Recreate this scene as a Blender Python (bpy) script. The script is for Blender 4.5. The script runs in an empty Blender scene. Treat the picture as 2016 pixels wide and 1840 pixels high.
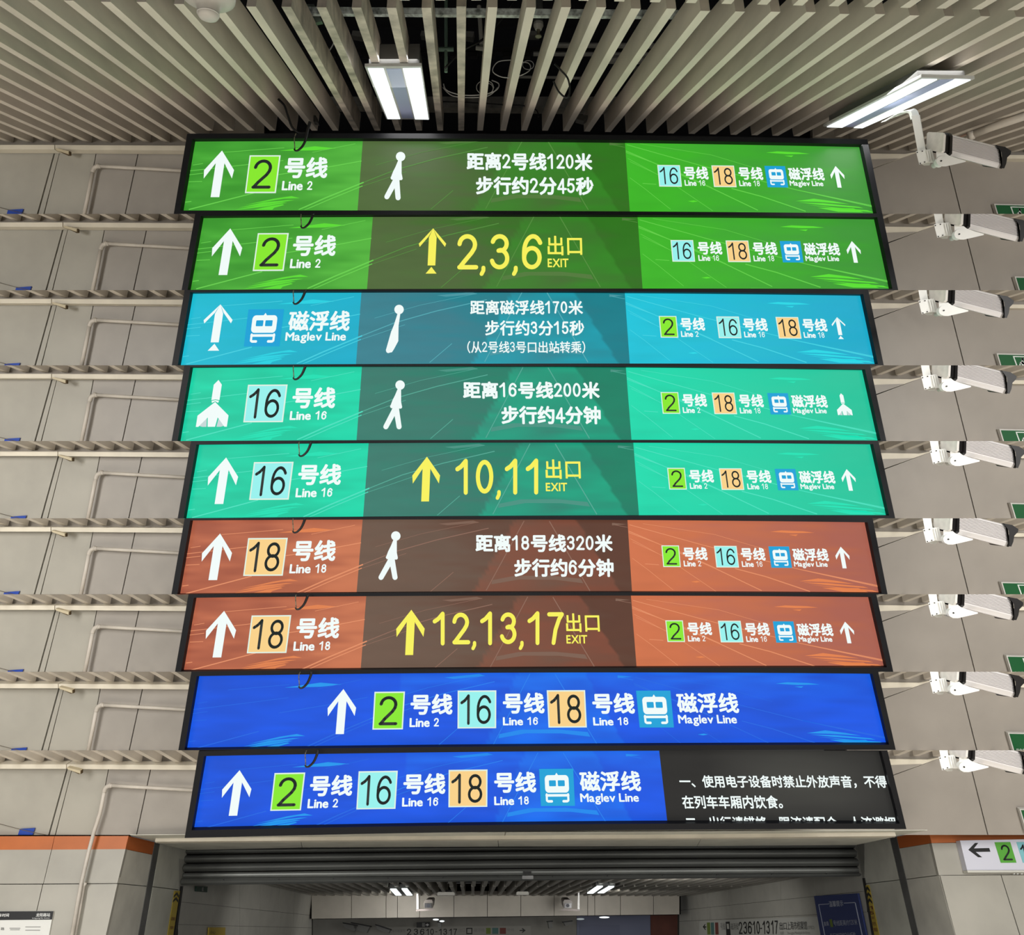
import bpy, bmesh, math, random
from mathutils import Vector, Matrix, noise
random.seed(4)
SC = bpy.context.scene
COL = SC.collection
FPX = 1500.0                       # focal length in pixels of the 2016 x 1840 frame
CAM = Vector((0.0, 0.0, 7.0))
# ------------------------------------------------------------------ camera, world, lights, exposure
cd = bpy.data.cameras.new('camera'); cam = bpy.data.objects.new('camera', cd); COL.objects.link(cam)
cam.location = CAM; cam.rotation_euler = (math.pi/2, 0, 0)
cd.sensor_fit = 'HORIZONTAL'; cd.sensor_width = 36.0; cd.lens = 36.0*FPX/2016.0
cd.clip_start = 0.05; cd.clip_end = 200
SC.camera = cam
SC.view_settings.view_transform = 'Standard'; SC.view_settings.look = 'None'
SC.view_settings.exposure = 0.0; SC.view_settings.gamma = 1.0
SC.view_settings.use_curve_mapping = False
w = bpy.data.worlds.new('hall light'); SC.world = w; w.use_nodes = True
bg = w.node_tree.nodes['Background']; bg.inputs[0].default_value = (1.0, 0.975, 0.94, 1); bg.inputs[1].default_value = 0.07
def area(name, loc, rot, sx, sy, power, color=(1, .98, .95)):
    l = bpy.data.lights.new(name, 'AREA'); l.shape = 'RECTANGLE'; l.size = sx; l.size_y = sy
    l.energy = power; l.color = color
    o = bpy.data.objects.new(name, l); COL.objects.link(o); o.location = loc; o.rotation_euler = rot
    return o
# unseen overhead area lights, added so the floor bounce reaches the slat undersides
for _x in (-3.2, 0.0, 3.2):
    for _y in (-3.6, -1.2, 1.0):
        area('hall_fill_light', (_x, _y, 8.3), (0, 0, 0), .5, 1.3, 84)
for _x in (-3.9, 3.9):                       # unseen angled lights added to brighten the walls but spare the slat sides
    for _y in (-1.6, .6):
        o_ = area('side_fill_light', (_x, _y, 7.6), (math.radians(78), 0, math.radians(6 if _x < 0 else -6)), .4, 1.2, 30)
        o_.data.spread = math.radians(110)

# ------------------------------------------------------------------ materials
def lin(c):
    c = c/255.0
    return c/12.92 if c <= .04045 else ((c+.055)/1.055)**2.4
def rgb(c): return (lin(c[0]), lin(c[1]), lin(c[2]), 1.0)
MATS = {}
def mat(name, c, rough=.6, metal=0.0, emit=None, var=0.0, scale=6.0, spec=.35, stretch=None, bump=0.0):
    if name in MATS: return MATS[name]
    m = bpy.data.materials.new(name); m.use_nodes = True; nt = m.node_tree
    b = nt.nodes['Principled BSDF']
    b.inputs['Base Color'].default_value = rgb(c); b.inputs['Roughness'].default_value = rough
    b.inputs['Metallic'].default_value = metal; b.inputs['Specular IOR Level'].default_value = spec
    if emit:
        b.inputs['Base Color'].default_value = (.01, .01, .01, 1)
        b.inputs['Specular IOR Level'].default_value = .1
        b.inputs['Emission Color'].default_value = rgb(c); b.inputs['Emission Strength'].default_value = emit
    if var:
        tc = nt.nodes.new('ShaderNodeTexCoord'); mp = nt.nodes.new('ShaderNodeMapping')
        if stretch: mp.inputs['Scale'].default_value = stretch
        n = nt.nodes.new('ShaderNodeTexNoise'); n.inputs['Scale'].default_value = scale; n.inputs['Detail'].default_value = 5
        r = nt.nodes.new('ShaderNodeValToRGB')
        r.color_ramp.elements[0].position = .3; r.color_ramp.elements[1].position = .62
        d = rgb([max(0, v*(1-var)) for v in c]); r.color_ramp.elements[0].color = d; r.color_ramp.elements[1].color = rgb(c)
        nt.links.new(tc.outputs['Object'], mp.inputs[0]); nt.links.new(mp.outputs[0], n.inputs[0])
        nt.links.new(n.outputs[0], r.inputs[0]); nt.links.new(r.outputs[0], b.inputs['Base Color'])
        if bump:
            bp = nt.nodes.new('ShaderNodeBump'); bp.inputs['Strength'].default_value = bump
            nt.links.new(n.outputs[0], bp.inputs['Height']); nt.links.new(bp.outputs[0], b.inputs['Normal'])
    MATS[name] = m
    return m
M_SCREEN = bpy.data.materials.new('led screen'); M_SCREEN.use_nodes = True
_nt = M_SCREEN.node_tree; _b = _nt.nodes['Principled BSDF']; _a = _nt.nodes.new('ShaderNodeAttribute'); _a.attribute_name = 'col'
_b.inputs['Base Color'].default_value = (.01, .01, .01, 1); _b.inputs['Specular IOR Level'].default_value = .1
_nt.links.new(_a.outputs['Color'], _b.inputs['Emission Color']); _b.inputs['Emission Strength'].default_value = 1.0
WALL = mat('enamel wall panel', (170, 166, 155), .42, var=.10, scale=2.2)
WALLB = mat('enamel wall panel beige', (164, 158, 150), .42, var=.10, scale=2.2)
WALLR = mat('enamel wall panel right', (157, 150, 141), .42, var=.08, scale=2.0)
JOINT = mat('dark joint', (16, 13, 11), .95, spec=.05)
TRIM = mat('cream trim', (216, 208, 190), .5, var=.06)
ENDP = mat('ceiling end plate', (150, 142, 131), .6, var=.12)
SLAT = mat('aluminium slat', (226, 217, 204), .5, var=.10, scale=7, stretch=(1, .25, 1))
SLATD = mat('aluminium slat soiled', (214, 204, 190), .55, var=.35, scale=9)
BLACK = mat('black frame', (14, 15, 19), .5, spec=.2)
DARK = mat('plenum dark', (18, 19, 24), .9)
ORANGE = mat('orange band', (182, 100, 48), .45, var=.06)
GREYP = mat('grey return panel', (206, 203, 192), .5, var=.08)
JAMB = mat('jamb panel', (204, 203, 190), .5, var=.08)
STEEL = mat('brushed steel', (120, 120, 118), .4, metal=.6, var=.15)
SHUT = mat('shutter steel', (124, 126, 122), .42, metal=.5, var=.12, stretch=(.3, 1, 1))
WHITE = mat('white painted metal', (226, 226, 222), .45)
SILVER = mat('silver aluminium housing', (226, 222, 220), .45, metal=.15)
RUBBER = mat('black plastic', (22, 20, 20), .45)
PVC = mat('pvc pipe', (200, 192, 180), .45, var=.12, scale=9)
FOIL = mat('foil duct', (226, 236, 232), .4, metal=.1, var=.5, scale=40)
CTILE = mat('corridor tile', (186, 184, 174), .5, var=.05)
CJOINT = mat('corridor joint', (70, 68, 62), .9)
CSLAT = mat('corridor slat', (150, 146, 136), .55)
# ------------------------------------------------------------------ geometry helpers (camera-relative metres)
def ray(px, py): return Vector(((px-1008.0)/FPX, 1.0, (920.0-py)/FPX))
def yplane(d): return (Vector((0, 1, 0)), d)
def hit(px, py, pl):
    r = ray(px, py); return r*(pl[1]/pl[0].dot(r))
def at(px, py, Y): return ray(px, py)*Y
def plane_through(n, p): n = Vector(n).normalized(); return (n, n.dot(p))
def empty(name, loc, label=None, cat=None, group=None, kind=None):
    o = bpy.data.objects.new(name, None); COL.objects.link(o); o.location = loc+CAM; o.empty_display_size = .05
    return tag(o, label, cat, group, kind)
def tag(o, label=None, cat=None, group=None, kind=None):
    if label: o['label'] = label
    if cat: o['category'] = cat
    if group: o['group'] = group
    if kind: o['kind'] = kind
    return o
def clip_bm(bm, y0, y1):
    for y, sgn in ((y0, 1), (y1, -1)):
        if y is None: continue
        t = (920.0-y)/FPX
        n = Vector((0, -t, 1))*sgn
        g = bm.verts[:]+bm.edges[:]+bm.faces[:]
        r = bmesh.ops.bisect_plane(bm, geom=g, dist=1e-6, plane_co=(0, 0, 0), plane_no=n, clear_outer=True)
        ed = [e for e in r['geom_cut'] if isinstance(e, bmesh.types.BMEdge)]
        ed = [e for e in ed if e.is_valid and len(e.link_faces) == 1]
        if len(ed) > 2:
            try: bmesh.ops.edgenet_fill(bm, edges=ed)
            except Exception: pass
def make(name, vf, m, parent=None, clip=None, smooth=False, at_root=None):
    verts, faces = vf
    if clip:
        bm = bmesh.new(); vs = [bm.verts.new(v) for v in verts]
        for f in faces:
            try: bm.faces.new([vs[i] for i in f])
            except ValueError: pass
        bmesh.ops.remove_doubles(bm, verts=bm.verts[:], dist=1e-6)
        clip_bm(bm, *clip)
        if not bm.faces: bm.free(); return None
        bmesh.ops.recalc_face_normals(bm, faces=bm.faces[:])
        bm.verts.index_update()
        verts = [v.co.copy() for v in bm.verts]; faces = [[v.index for v in f.verts] for f in bm.faces]; bm.free()
    if parent is not None: off = parent.matrix_world_loc if hasattr(parent, 'matrix_world_loc') else wloc(parent)
    else:
        off = sum((Vector(v) for v in verts), Vector())/len(verts)+CAM
    me = bpy.data.meshes.new(name)
    me.from_pydata([tuple(Vector(v)+CAM-off) for v in verts], [], faces); me.update()
    me.materials.append(m)
    if smooth:
        for p in me.polygons: p.use_smooth = True
    o = bpy.data.objects.new(name, me); COL.objects.link(o)
    if parent is not None: o.parent = parent
    else: o.location = off
    return o
def wloc(o):
    v = o.location.copy()
    while o.parent is not None: o = o.parent; v = v+o.location
    return v
def merge(*vfs):
    V = []; F = []
    for v, f in vfs:
        k = len(V); V += [Vector(a) for a in v]; F += [[i+k for i in g] for g in f]
    return V, F
def prism_pts(front, back):
    n = len(front); V = list(front)+list(back)
    F = [list(range(n)), list(range(2*n-1, n-1, -1))]
    for i in range(n): F.append([i, i+n, (i+1) % n+n, (i+1) % n])
    return V, F
def slab(px, pl, thick):
    """pixel polygon on a plane, extruded away from the camera"""
    f = [hit(x, y, pl) for x, y in px]
    n = pl[0] if pl[0].dot(ray(*px[0])) > 0 else -pl[0]
    return prism_pts(f, [p+n*thick for p in f])
def prism(px3, thick):
    f = [at(*p) for p in px3]
    return prism_pts(f, [p+Vector((0, thick, 0)) for p in f])
def box8(b, t):
    return prism_pts(b, t)
def tube(pts, r, n=8, r1=None):
    V = []; F = []; N = len(pts)
    for i, p in enumerate(pts):
        d = (pts[min(i+1, N-1)]-pts[max(i-1, 0)]).normalized()
        a = d.cross(Vector((0, 1, 0.013)));
        if a.length < 1e-3: a = d.cross(Vector((1, 0, 0)))
        a.normalize(); b = d.cross(a)
        rr = r if r1 is None else r+(r1-r)*i/(N-1)
        for k in range(n):
            th = 2*math.pi*k/n; V.append(p+a*math.cos(th)*rr+b*math.sin(th)*rr)
    for i in range(N-1):
        for k in range(n): F.append([i*n+k, i*n+(k+1) % n, (i+1)*n+(k+1) % n, (i+1)*n+k])
    F.append(list(range(n-1, -1, -1))); F.append([(N-1)*n+k for k in range(n)])
    return V, F
def lathe(c, prof, n=24, axis=Vector((0, 0, 1))):
    a = axis.cross(Vector((0.3, 1, 0.1))).normalized(); b = axis.cross(a).normalized()
    V = []; F = []
    for (r, h) in prof:
        for k in range(n):
            th = 2*math.pi*k/n; V.append(c+axis*h+(a*math.cos(th)+b*math.sin(th))*r)
    m = len(prof)
    for i in range(m-1):
        for k in range(n): F.append([i*n+k, i*n+(k+1) % n, (i+1)*n+(k+1) % n, (i+1)*n+k])
    F.append(list(range(n-1, -1, -1))); F.append([(m-1)*n+k for k in range(n)])
    return V, F
def bez(pts, n=6):
    """Catmull-Rom through points"""
    out = []; P = [pts[0]]+list(pts)+[pts[-1]]
    for i in range(1, len(P)-2):
        for k in range(n):
            t = k/n; a, b, c, d = P[i-1], P[i], P[i+1], P[i+2]
            out.append(.5*((2*b)+(c-a)*t+(2*a-5*b+4*c-d)*t*t+(3*b-a-3*c+d)*t**3))
    out.append(P[-2]); return out
# ------------------------------------------------------------------ lettering (flat glyph meshes)
def stroke(pts, wd, cap=True):
    V = []; F = []; h = wd/2
    for (x0, y0), (x1, y1) in zip(pts[:-1], pts[1:]):
        dx, dy = x1-x0, y1-y0; L = math.hypot(dx, dy) or 1e-9; nx, ny = -dy/L*h, dx/L*h
        k = len(V); V += [(x0+nx, y0+ny), (x0-nx, y0-ny), (x1-nx, y1-ny), (x1+nx, y1+ny)]; F.append([k, k+1, k+2, k+3])
    rng = pts if cap else pts[1:-1]
    for (x, y) in rng:
        k = len(V); V += [(x+h*math.cos(a*math.pi/5), y+h*math.sin(a*math.pi/5)) for a in range(10)]; F.append(list(range(k, k+10)))
    return V, F
def arc(cx, cy, rx, ry, a0, a1, n=14):
    return [(cx+rx*math.cos(math.radians(a0+(a1-a0)*i/n)), cy+ry*math.sin(math.radians(a0+(a1-a0)*i/n))) for i in range(n+1)]
def digit(ch, wt):
    h = wt/2; L, R, B, T = h, .58-h, h, 1-h; cx = .29; rx = (R-L)/2
    if ch == '0': s = [arc(cx, .5, rx, (T-B)/2, 0, 360, 24)]
    elif ch == '1': s = [[(.08, .76-h/2), (.2, .83-h/2), (.3, .9), (.36, 1-h/2)], [(.36, h/2), (.36, 1-h/2)]]
    elif ch == '2': s = [arc(cx, T-.24, rx, .24, 175, 0, 10)+[(R-.02, .60), (R-.10, .47), (L+.14, .22), (L+.03, B+.02)], [(L, B), (R+h*.6, B)]]
    elif ch == '3': s = [arc(cx, T-.21, rx-.02, .21, 165, -60, 12)+[(cx+.02, .53)], [(cx-.03, .53)]+arc(cx, B+.245, rx, .245, 80, -165, 14)]
    elif ch == '4': s = [[(.42, 0), (.42, T), (L-.02, .27), (.62, .27)]]
    elif ch == '5': s = [[(R, T), (L+.09, T), (L+.03, .5)]+arc(cx, B+.27, rx, .27, 140, -160, 14)]
    elif ch == '6': s = [arc(cx, B+.27, rx, .27, 0, 360, 20), arc(cx+.03, .5, rx+.03, T-.5, 35, 180, 10)+[(L, B+.3)]]
    elif ch == '7': s = [[(L, T), (R, T), (R-.1, .78), (cx, .45), (cx-.07, h/2)]]
    elif ch == '8': s = [arc(cx, T-.215, rx-.03, .215, 0, 360, 20), arc(cx, B+.245, rx, .245, 0, 360, 20)]
    else: s = [[(0, 0), (.1, .1)]]
    V = []; F = []
    for p in s:
        v, f = stroke(p, wt, cap=True); k = len(V); V += v; F += [[i+k for i in g] for g in f]
    return V, F
GC = {}
def glyph(ch):
    if ch in GC: return GC[ch]
    c = bpy.data.curves.new('g', 'FONT'); c.body = ch; c.resolution_u = 3; c.fill_mode = 'FRONT'
    o = bpy.data.objects.new('g', c); COL.objects.link(o)
    dg = bpy.context.evaluated_depsgraph_get(); me = o.evaluated_get(dg).to_mesh()
    V = [(v.co.x, v.co.y) for v in me.vertices]; F = [list(p.vertices) for p in me.polygons]
    o.evaluated_get(dg).to_mesh_clear(); bpy.data.objects.remove(o); bpy.data.curves.remove(c)
    GC[ch] = (V, F); return GC[ch]
def layout(s, bold, dw):
    """glyph outlines in an em box; digits drawn by hand, the rest from the built-in font"""
    V = []; F = []; x = 0
    for ch in s:
        if ch == ' ': x += .26; continue
        cjk = ord(ch) > 0x2000
        if ch.isdigit():
            hgt = .80 if any(ord(q) > 0x2000 for q in s) else (.70 if any(q.isalpha() for q in s) else 1.0)
            v, f = digit(ch, dw); v = [(a*hgt*.95+x+.03*hgt, b*hgt) for a, b in v]; adv = .66*hgt
            cp = [(0, 0)]
        elif ch == ',':
            v, f = stroke([(.08, .05), (.08, -.03), (.03, -.13)], .11); v = [(a+x+.02, b) for a, b in v]; adv = .24; cp = [(0, 0)]
        else:
            v, f = glyph(ch)
            if not v: x += .5; continue
            if cjk: v = [(a+x, b) for a, b in v]; adv = 1.0
            else:
                mx = max(a for a, b in v); mn = min(a for a, b in v); v = [(a-mn+x, b) for a, b in v]; adv = mx-mn+.085
            cp = [(0, 0)] if not bold else [(0, 0)]+[(bold*math.cos(k*math.pi/4), bold*math.sin(k*math.pi/4)) for k in range(8)]
        for i, (dx, dy) in enumerate(cp):
            k = len(V); V += [(a+dx, b+dy, i) for a, b in v]; F += [[j+k for j in g] for g in f]
        x += adv
    return V, F
def text_vf(s, quad, pl, lift, bold=.03, dw=.15, nominal=False, flat_clip=None):
    """fit the string's box to a pixel quad (TL,TR,BR,BL) on a plane; returns mesh data"""
    V, F = layout(s, bold, dw)
    xs = [v[0] for v in V]; ys = [v[1] for v in V]
    x0, x1 = min(xs), max(xs); y0, y1 = (0, 1) if nominal else (min(ys), max(ys))
    if flat_clip is not None:
        bm = bmesh.new(); vs = [bm.verts.new((a, b, c*1e-3)) for a, b, c in V]
        for f in F:
            try: bm.faces.new([vs[i] for i in f])
            except ValueError: pass
        cy = y1-(y1-y0)*flat_clip
        bmesh.ops.bisect_plane(bm, geom=bm.verts[:]+bm.edges[:]+bm.faces[:], dist=1e-7, plane_co=(0, cy, 0), plane_no=(0, -1, 0), clear_outer=True)
        bm.verts.index_update(); V = [(v.co.x, v.co.y, v.co.z*1e3) for v in bm.verts]; F = [[v.index for v in f.verts] for f in bm.faces]; bm.free()
    return flat_vf(V, F, (x0, x1, y0, y1), quad, pl, lift)
def flat_vf(V, F, box, quad, pl, lift):
    x0, x1, y0, y1 = box; A, B, C, D = [Vector(q) for q in quad]; out = []
    n = pl[0] if pl[0].dot(ray(*quad[0])) > 0 else -pl[0]
    for v in V:
        u = (v[0]-x0)/(x1-x0); t = (y1-v[1])/(y1-y0)
        p = (A*(1-u)+B*u)*(1-t)+(D*(1-u)+C*u)*t
        z = v[2] if len(v) > 2 else 0
        out.append(hit(p.x, p.y, pl)-n*(lift+z*.00008))
    return out, [f for f in F if len(f) > 2]
def ellipse(cx, cy, r, n=18): return [(cx+r*math.cos(2*math.pi*k/n), cy+r*math.sin(2*math.pi*k/n)) for k in range(n)]

# ================================================================== strips of the stack
SEAM = [-40, 421, 571, 719, 868, 1020, 1169.5, 1322, 1476.5, 1880]
NAMES = ['green 120 metres sign', 'green exits 2,3,6 sign', 'turquoise maglev sign', 'teal 200 metres sign', 'teal exits 10,11 sign',
         'brown 320 metres sign', 'brown exits 12,13,17 sign', 'all-blue sign', 'blue and black sign']
LOFF = [(0, 0), (16, 152.5), (-6.4, 303), (-6.2, 450.5), (6, 603.5), (-7.5, 752.3), (0, 906.3), (7, 1060.5), (23, 1219)]
ROFF = [(0, 0), (35.6, 144), (5.1, 294.3), (10.4, 443.3), (27.4, 589.6), (14, 744.2), (24, 889), (27.1, 1040.8), (45, 1192)]
COFF = [(0, 0), (13, 151.7), (-2, 301.5), (-2, 450), (9, 601), (-3, 751.5), (2.4, 902.5), (9, 1057.5), (21.4, 1212.5)]
YW = 4.85
YS = 4.0
SLOPE = (908-1008)/FPX
def cl(i): return (SEAM[i], SEAM[i+1])
fl = prism_pts([Vector((-9, -9, -3.2)), Vector((9, -9, -3.2)), Vector((9, 4.25, -3.2)), Vector((-9, 4.25, -3.2))], [Vector((-9, -9, -3.4)), Vector((9, -9, -3.4)), Vector((9, 4.25, -3.4)), Vector((-9, 4.25, -3.4))])
tag(make('floor', fl, mat('polished pale floor', (246, 238, 224), .5, var=.04, scale=2, spec=.2)), 'pale polished hall floor below the frame', None, None, 'structure')
# ------------------------------------------------------------------ ceiling slats
def slat_vf(X0, Y0, Y1, vx, vy, wd=.034, hg=.134, roll=True, far_drop=0):
    """one slat: bottom face on the ceiling plane through the vanishing point (vx,vy)"""
    s = (920-vy)/FPX; sx = (vx-1008)/FPX; up = Vector((0, .37, .93)).normalized()*hg
    def P(X, Y):
        XX = X+sx*Y; a = 1.096-(.022*max(0, XX-.2) if roll else 0)
        return Vector((XX, Y, a+s*Y))
    b = [P(X0-wd/2, Y0), P(X0+wd/2, Y0), P(X0+wd/2, Y1), P(X0-wd/2, Y1)]
    return box8(b, [p+up for p in b])
ceil = empty('ceiling', Vector((0, 3.5, 1.9)), 'open ceiling of long grey slats with dark void above the top sign', None, None, 'structure')
for k in range(-25, 31):
    X0 = k*.1245
    if k == -1: X0 -= 0
    if k == 1: X0 = .112
    xe = X0+SLOPE*4.85
    px_end = 908+1500*X0/4.53
    Y1 = 4.84 if (px_end < 395 or px_end > 1715) else 4.53
    pn = 908+1500*X0/2.72; yn = 2 if pn < 280 else (2+12*(pn-280)/200 if pn < 480 else 14)
    Y0 = 1500*1.096/(620-yn)+random.uniform(-.008, .008)
    m = SLATD if -6 < k < 1 else SLAT
    make('slat', slat_vf(X0, Y0, Y1, 908, 620), m, ceil)
for k in range(-2, 22):
    make('slat', slat_vf((k+.42)*.1245, 1.95, 2.655, 908, 620), SLAT, ceil)
# plenum lid and back
v = [Vector((-6, .3, 2.35)), Vector((6, .3, 2.35)), Vector((6, 7, 3.1)), Vector((-6, 7, 3.1))]
make('plenum_slab', box8(v, [p+Vector((0, 0, .2)) for p in v]), DARK, ceil)
v = [Vector((-4, 4.98, 1.95)), Vector((4, 4.98, 1.95)), Vector((4, 4.98, 3.0)), Vector((-4, 4.98, 3.0))]
make('plenum_back', box8(v, [p+Vector((0, .1, 0)) for p in v]), DARK, ceil)
# runner channels above the slats (toothed carriers)
for Y, z in ((2.78, 1.885), (4.3, 2.32)):
    b = []
    for q in range(34):
        x = -1.55+q*.1
        b.append(box8([Vector((x, Y, z)), Vector((x+.055, Y, z)), Vector((x+.055, Y+.03, z)), Vector((x, Y+.03, z))],
                      [Vector((x, Y, z+.03)), Vector((x+.055, Y, z+.03)), Vector((x+.055, Y+.03, z+.03)), Vector((x, Y+.03, z+.03))]))
    b.append(box8([Vector((-2, Y, z+.025)), Vector((2.4, Y, z+.025)), Vector((2.4, Y+.04, z+.025)), Vector((-2, Y+.04, z+.025))],
                  [Vector((-2, Y, z+.05)), Vector((2.4, Y, z+.05)), Vector((2.4, Y+.04, z+.05)), Vector((-2, Y+.04, z+.05))]))
    make('carrier_rail', merge(*b), RUBBER, ceil)
def beam(name, x0, x1, y0, y1, Y, dY, m, label, cat, dy=0):
    v = prism([(x0, y0, Y), (x1, y0+dy, Y), (x1, y1+dy, Y), (x0, y1, Y)], dY)
    return tag(make(name, v, m), label, cat)
beam('foil_duct', 585, 1490, 13, 26, 3.12, .02, FOIL, 'long foil wrapped silver duct crossing above the slats', 'duct', 8)
tag(make('foil_patch', prism([(592, 8, 3.15), (618, 8, 3.15), (634, 42, 3.15), (612, 46, 3.15)], .02), mat('foil panel', (120, 130, 122), .4, .5, var=.3, scale=20)),
    'grey-green foil sheet hanging above the slats right of the white dome', 'sheet')
tag(make('ventilation_duct', prism([(640, 190, 4.9), (1380, 190, 4.9), (1380, 216, 4.9), (640, 208, 4.9)], .3), mat('old duct', (128, 126, 120), .8, var=.4, scale=8)),
    'dusty grey ventilation duct in the dark void just above the sign', 'duct')
for q, (y, r) in enumerate(((106, .012), (118, .02), (151, .008), (89, .014))):
    x0, x1 = ((1050, 1180, 1000, 1090)[q], (1420, 1400, 1150, 1380)[q])
    tag(make('conduit', tube([at(x0, y, 4.2), at((x0+x1)/2, y+1, 4.2), at(x1, y+3, 4.2)], r), mat('conduit dark', (112, 112, 108), .6)),
        ['thin grey conduit in the ceiling void, second from the top', 'thick grey conduit in the ceiling void, third from the top', 'lowest thin grey conduit in the ceiling void', 'topmost grey conduit in the ceiling void right of the sprinkler'][q], 'conduit')
tag(make('hanger_pipe', merge(tube([at(878, -10, 3.5), at(878, 142, 3.5)], .008), tube([at(864, 97, 3.5), at(893, 97, 3.5)], .01)), mat('green pipe', (90, 112, 100), .5)),
    'thin dark green vertical hanger rod in the void right of the square lamp', 'rod')
tag(make('steel_hanger', merge(tube([at(943, 12, 3.6), at(948, 88, 3.6)], .010), tube([at(937, 94, 3.6), at(956, 96, 3.6)], .011)), mat('grey hanger', (136, 136, 130), .6)),
    'short grey hanger rod with clamp in the void left of the sprinkler', 'rod')
spr = empty('sprinkler', at(1060, 45, 3.3), 'small brass sprinkler head hanging in the ceiling void', 'sprinkler')
c0 = at(1060, 45, 3.3)
make('pipe_drop', lathe(c0, [(.019, .2), (.019, .01), (.021, 0)], 14), mat('sprinkler pipe', (70, 72, 70), .5), spr)
make('socket', lathe(c0, [(.021, 0), (.022, -.012), (.014, -.03)], 14), mat('socket grey', (150, 150, 144), .5), spr)
make('head', lathe(c0, [(.008, -.03), (.007, -.05), (.014, -.056), (.014, -.06)], 12), mat('brass dull', (120, 115, 100), .4, .5), spr)
def loop(name, pts, r, m, label, cat='cable', Y=None):
    P = bez([at(x, y, Y) for x, y in pts], 7)
    return tag(make(name, tube(P, r, 7), m, smooth=True), label, cat)
CW = mat('grey cable', (176, 178, 178), .5); CB = mat('black cable', (16, 16, 18), .4)
loop('cable', [(1007, 118), (980, 122), (970, 140), (990, 152), (1020, 150), (1043, 138), (1040, 124), (1015, 122)], .0025, CW, 'thin white looped cable in the void left of the black loop', Y=3.75)
loop('cable', [(1090, 160), (1100, 180), (1115, 192), (1122, 180), (1118, 155), (1104, 138), (1092, 126)], .004, CB, 'black looped cable hanging below the slats right of centre', Y=3.2)
loop('cable', [(873, 165), (880, 178), (910, 187), (950, 186), (976, 178), (982, 165), (968, 158)], .003, CW, 'coiled grey cable in the void above the walking figure', Y=4.0)
loop('cable', [(872, 172), (890, 188), (925, 192), (962, 188), (980, 172)], .003, CW, 'lower strand of the grey coil in the void', Y=4.05)
loop('cable', [(1010, 2), (985, 40), (950, 78), (910, 100), (876, 134)], .005, CB, 'black cable running diagonally across the void', Y=3.4)
loop('cable', [(872, 200), (930, 202), (990, 206), (1030, 208), (1055, 216), (1060, 230)], .004, CB, 'black cable sagging along the duct above the sign', Y=4.3)
loop('cable', [(636, 112), (648, 100), (657, 85), (661, 75)], .003, CW, 'faint grey cable in the void left of the square lamp', Y=3.6)
for q_, (x_, y_, r_) in enumerate(((955, 172, 17), (958, 174, 13), (1040, 128, 11))):
    loop('cable', [(x_+r_*math.cos(a_*.7), y_+r_*.8*math.sin(a_*.7)) for a_ in range(10)], .002, CW, ['outer ring of the small cable coil in the void', 'inner ring of the small cable coil in the void', 'small cable ring in the void by the white loop'][q_], Y=3.9+.05*q_)
# extra clutter of the void
for q in range(9):
    x = 500+q*105+random.uniform(-20, 20); y = random.choice((60, 96, 130, 165, 225))
    tag(make('void_bracket', prism([(x, y, 4.4), (x+random.uniform(12, 34), y+2, 4.4), (x+random.uniform(12, 30), y+random.uniform(8, 16), 4.4), (x-2, y+9, 4.4)], .05), mat('void metal', (96, 96, 92), .6)),
        '%s small dark metal bracket from the left in the ceiling void' % ['first', 'second', 'third', 'fourth', 'fifth', 'sixth', 'seventh', 'eighth', 'ninth'][q], 'bracket', 'dark brackets in the ceiling void')
# ------------------------------------------------------------------ lamps
LAMPM = mat('lamp diffuser', (244, 252, 250), emit=1.25); LAMPF = mat('lamp frame', (190, 192, 190), .4)
def lamp(name, label, outer, d1, d2, Yn, Yf, power, ih):
    """outer: near-left, near-right, far-right, far-left pixel corners"""
    Ys = [Yn, Yn, Yf, Yf]; f = [at(x, y, Y) for (x, y), Y in zip(outer, Ys)]
    c = sum(f, Vector())/4
    r = empty(name, c+Vector((0, 0, .1)), label, 'lamp', 'slat ceiling lamps')
    up = Vector((0, .1, .98))
    make('housing', box8([c+(p-c)*.9+up*.015 for p in f], [c+(p-c)*.9+up*ih for p in f]), mat('lamp housing', (84, 84, 82), .6), r)
    make('frame', box8(f, [p+up*.014 for p in f]), LAMPF, r)
    for d in (d1, d2):
        g = [at(x, y, Y) for (x, y), Y in zip(d, Ys)]
        nrm = (f[1]-f[0]).cross(f[3]-f[0]).normalized()
        if nrm.dot(c) > 0: nrm = -nrm
        dd = nrm.dot(f[0])
        g = [ray(x, y)*(dd/nrm.dot(ray(x, y))) for x, y in d]
        make('diffuser', box8([p+nrm*.004 for p in g], [p-nrm*.004 for p in g]), LAMPM, r)
    gg = [ray(x, y)*(dd/nrm.dot(ray(x, y))) for x, y in
          ((d1[1][0]+5, d1[1][1]+1), (d2[0][0]-3, d2[0][1]+1), (d2[3][0]-3, d2[3][1]-1), (d1[2][0]+4, d1[2][1]-1))]
    make('reflector', box8([p+nrm*.002 for p in gg], [p-nrm*.003 for p in gg]), mat('lamp reflector', (176, 188, 226), .5), r)
    area(name+'_light', c+CAM+Vector((0, -.02, -.03)), (0, 0, 0), .25, .8, power)
    return r
lamp('ceiling_lamp', 'square lamp with two bright tubes between the slats, left of centre',
     [(718, 131), (830, 130), (846, 235), (761, 235)],
     [(724, 134), (755, 134), (788, 233), (763, 233)], [(793, 134), (828, 133.5), (844, 234), (817, 233.5)], 3.26, 4.14, 6, .12)
lamp('ceiling_lamp', 'long slanting lamp with two bright tubes above the topmost CCTV camera',
     [(1814, 152), (1919, 155), (1701, 251.5), (1621, 249)],
     [(1815, 155), (1845, 155.5), (1658, 250), (1628, 249)], [(1880, 155), (1911, 156.5), (1698, 251), (1681, 250.5)], 3.18, 4.02, 6, .05)
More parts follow.
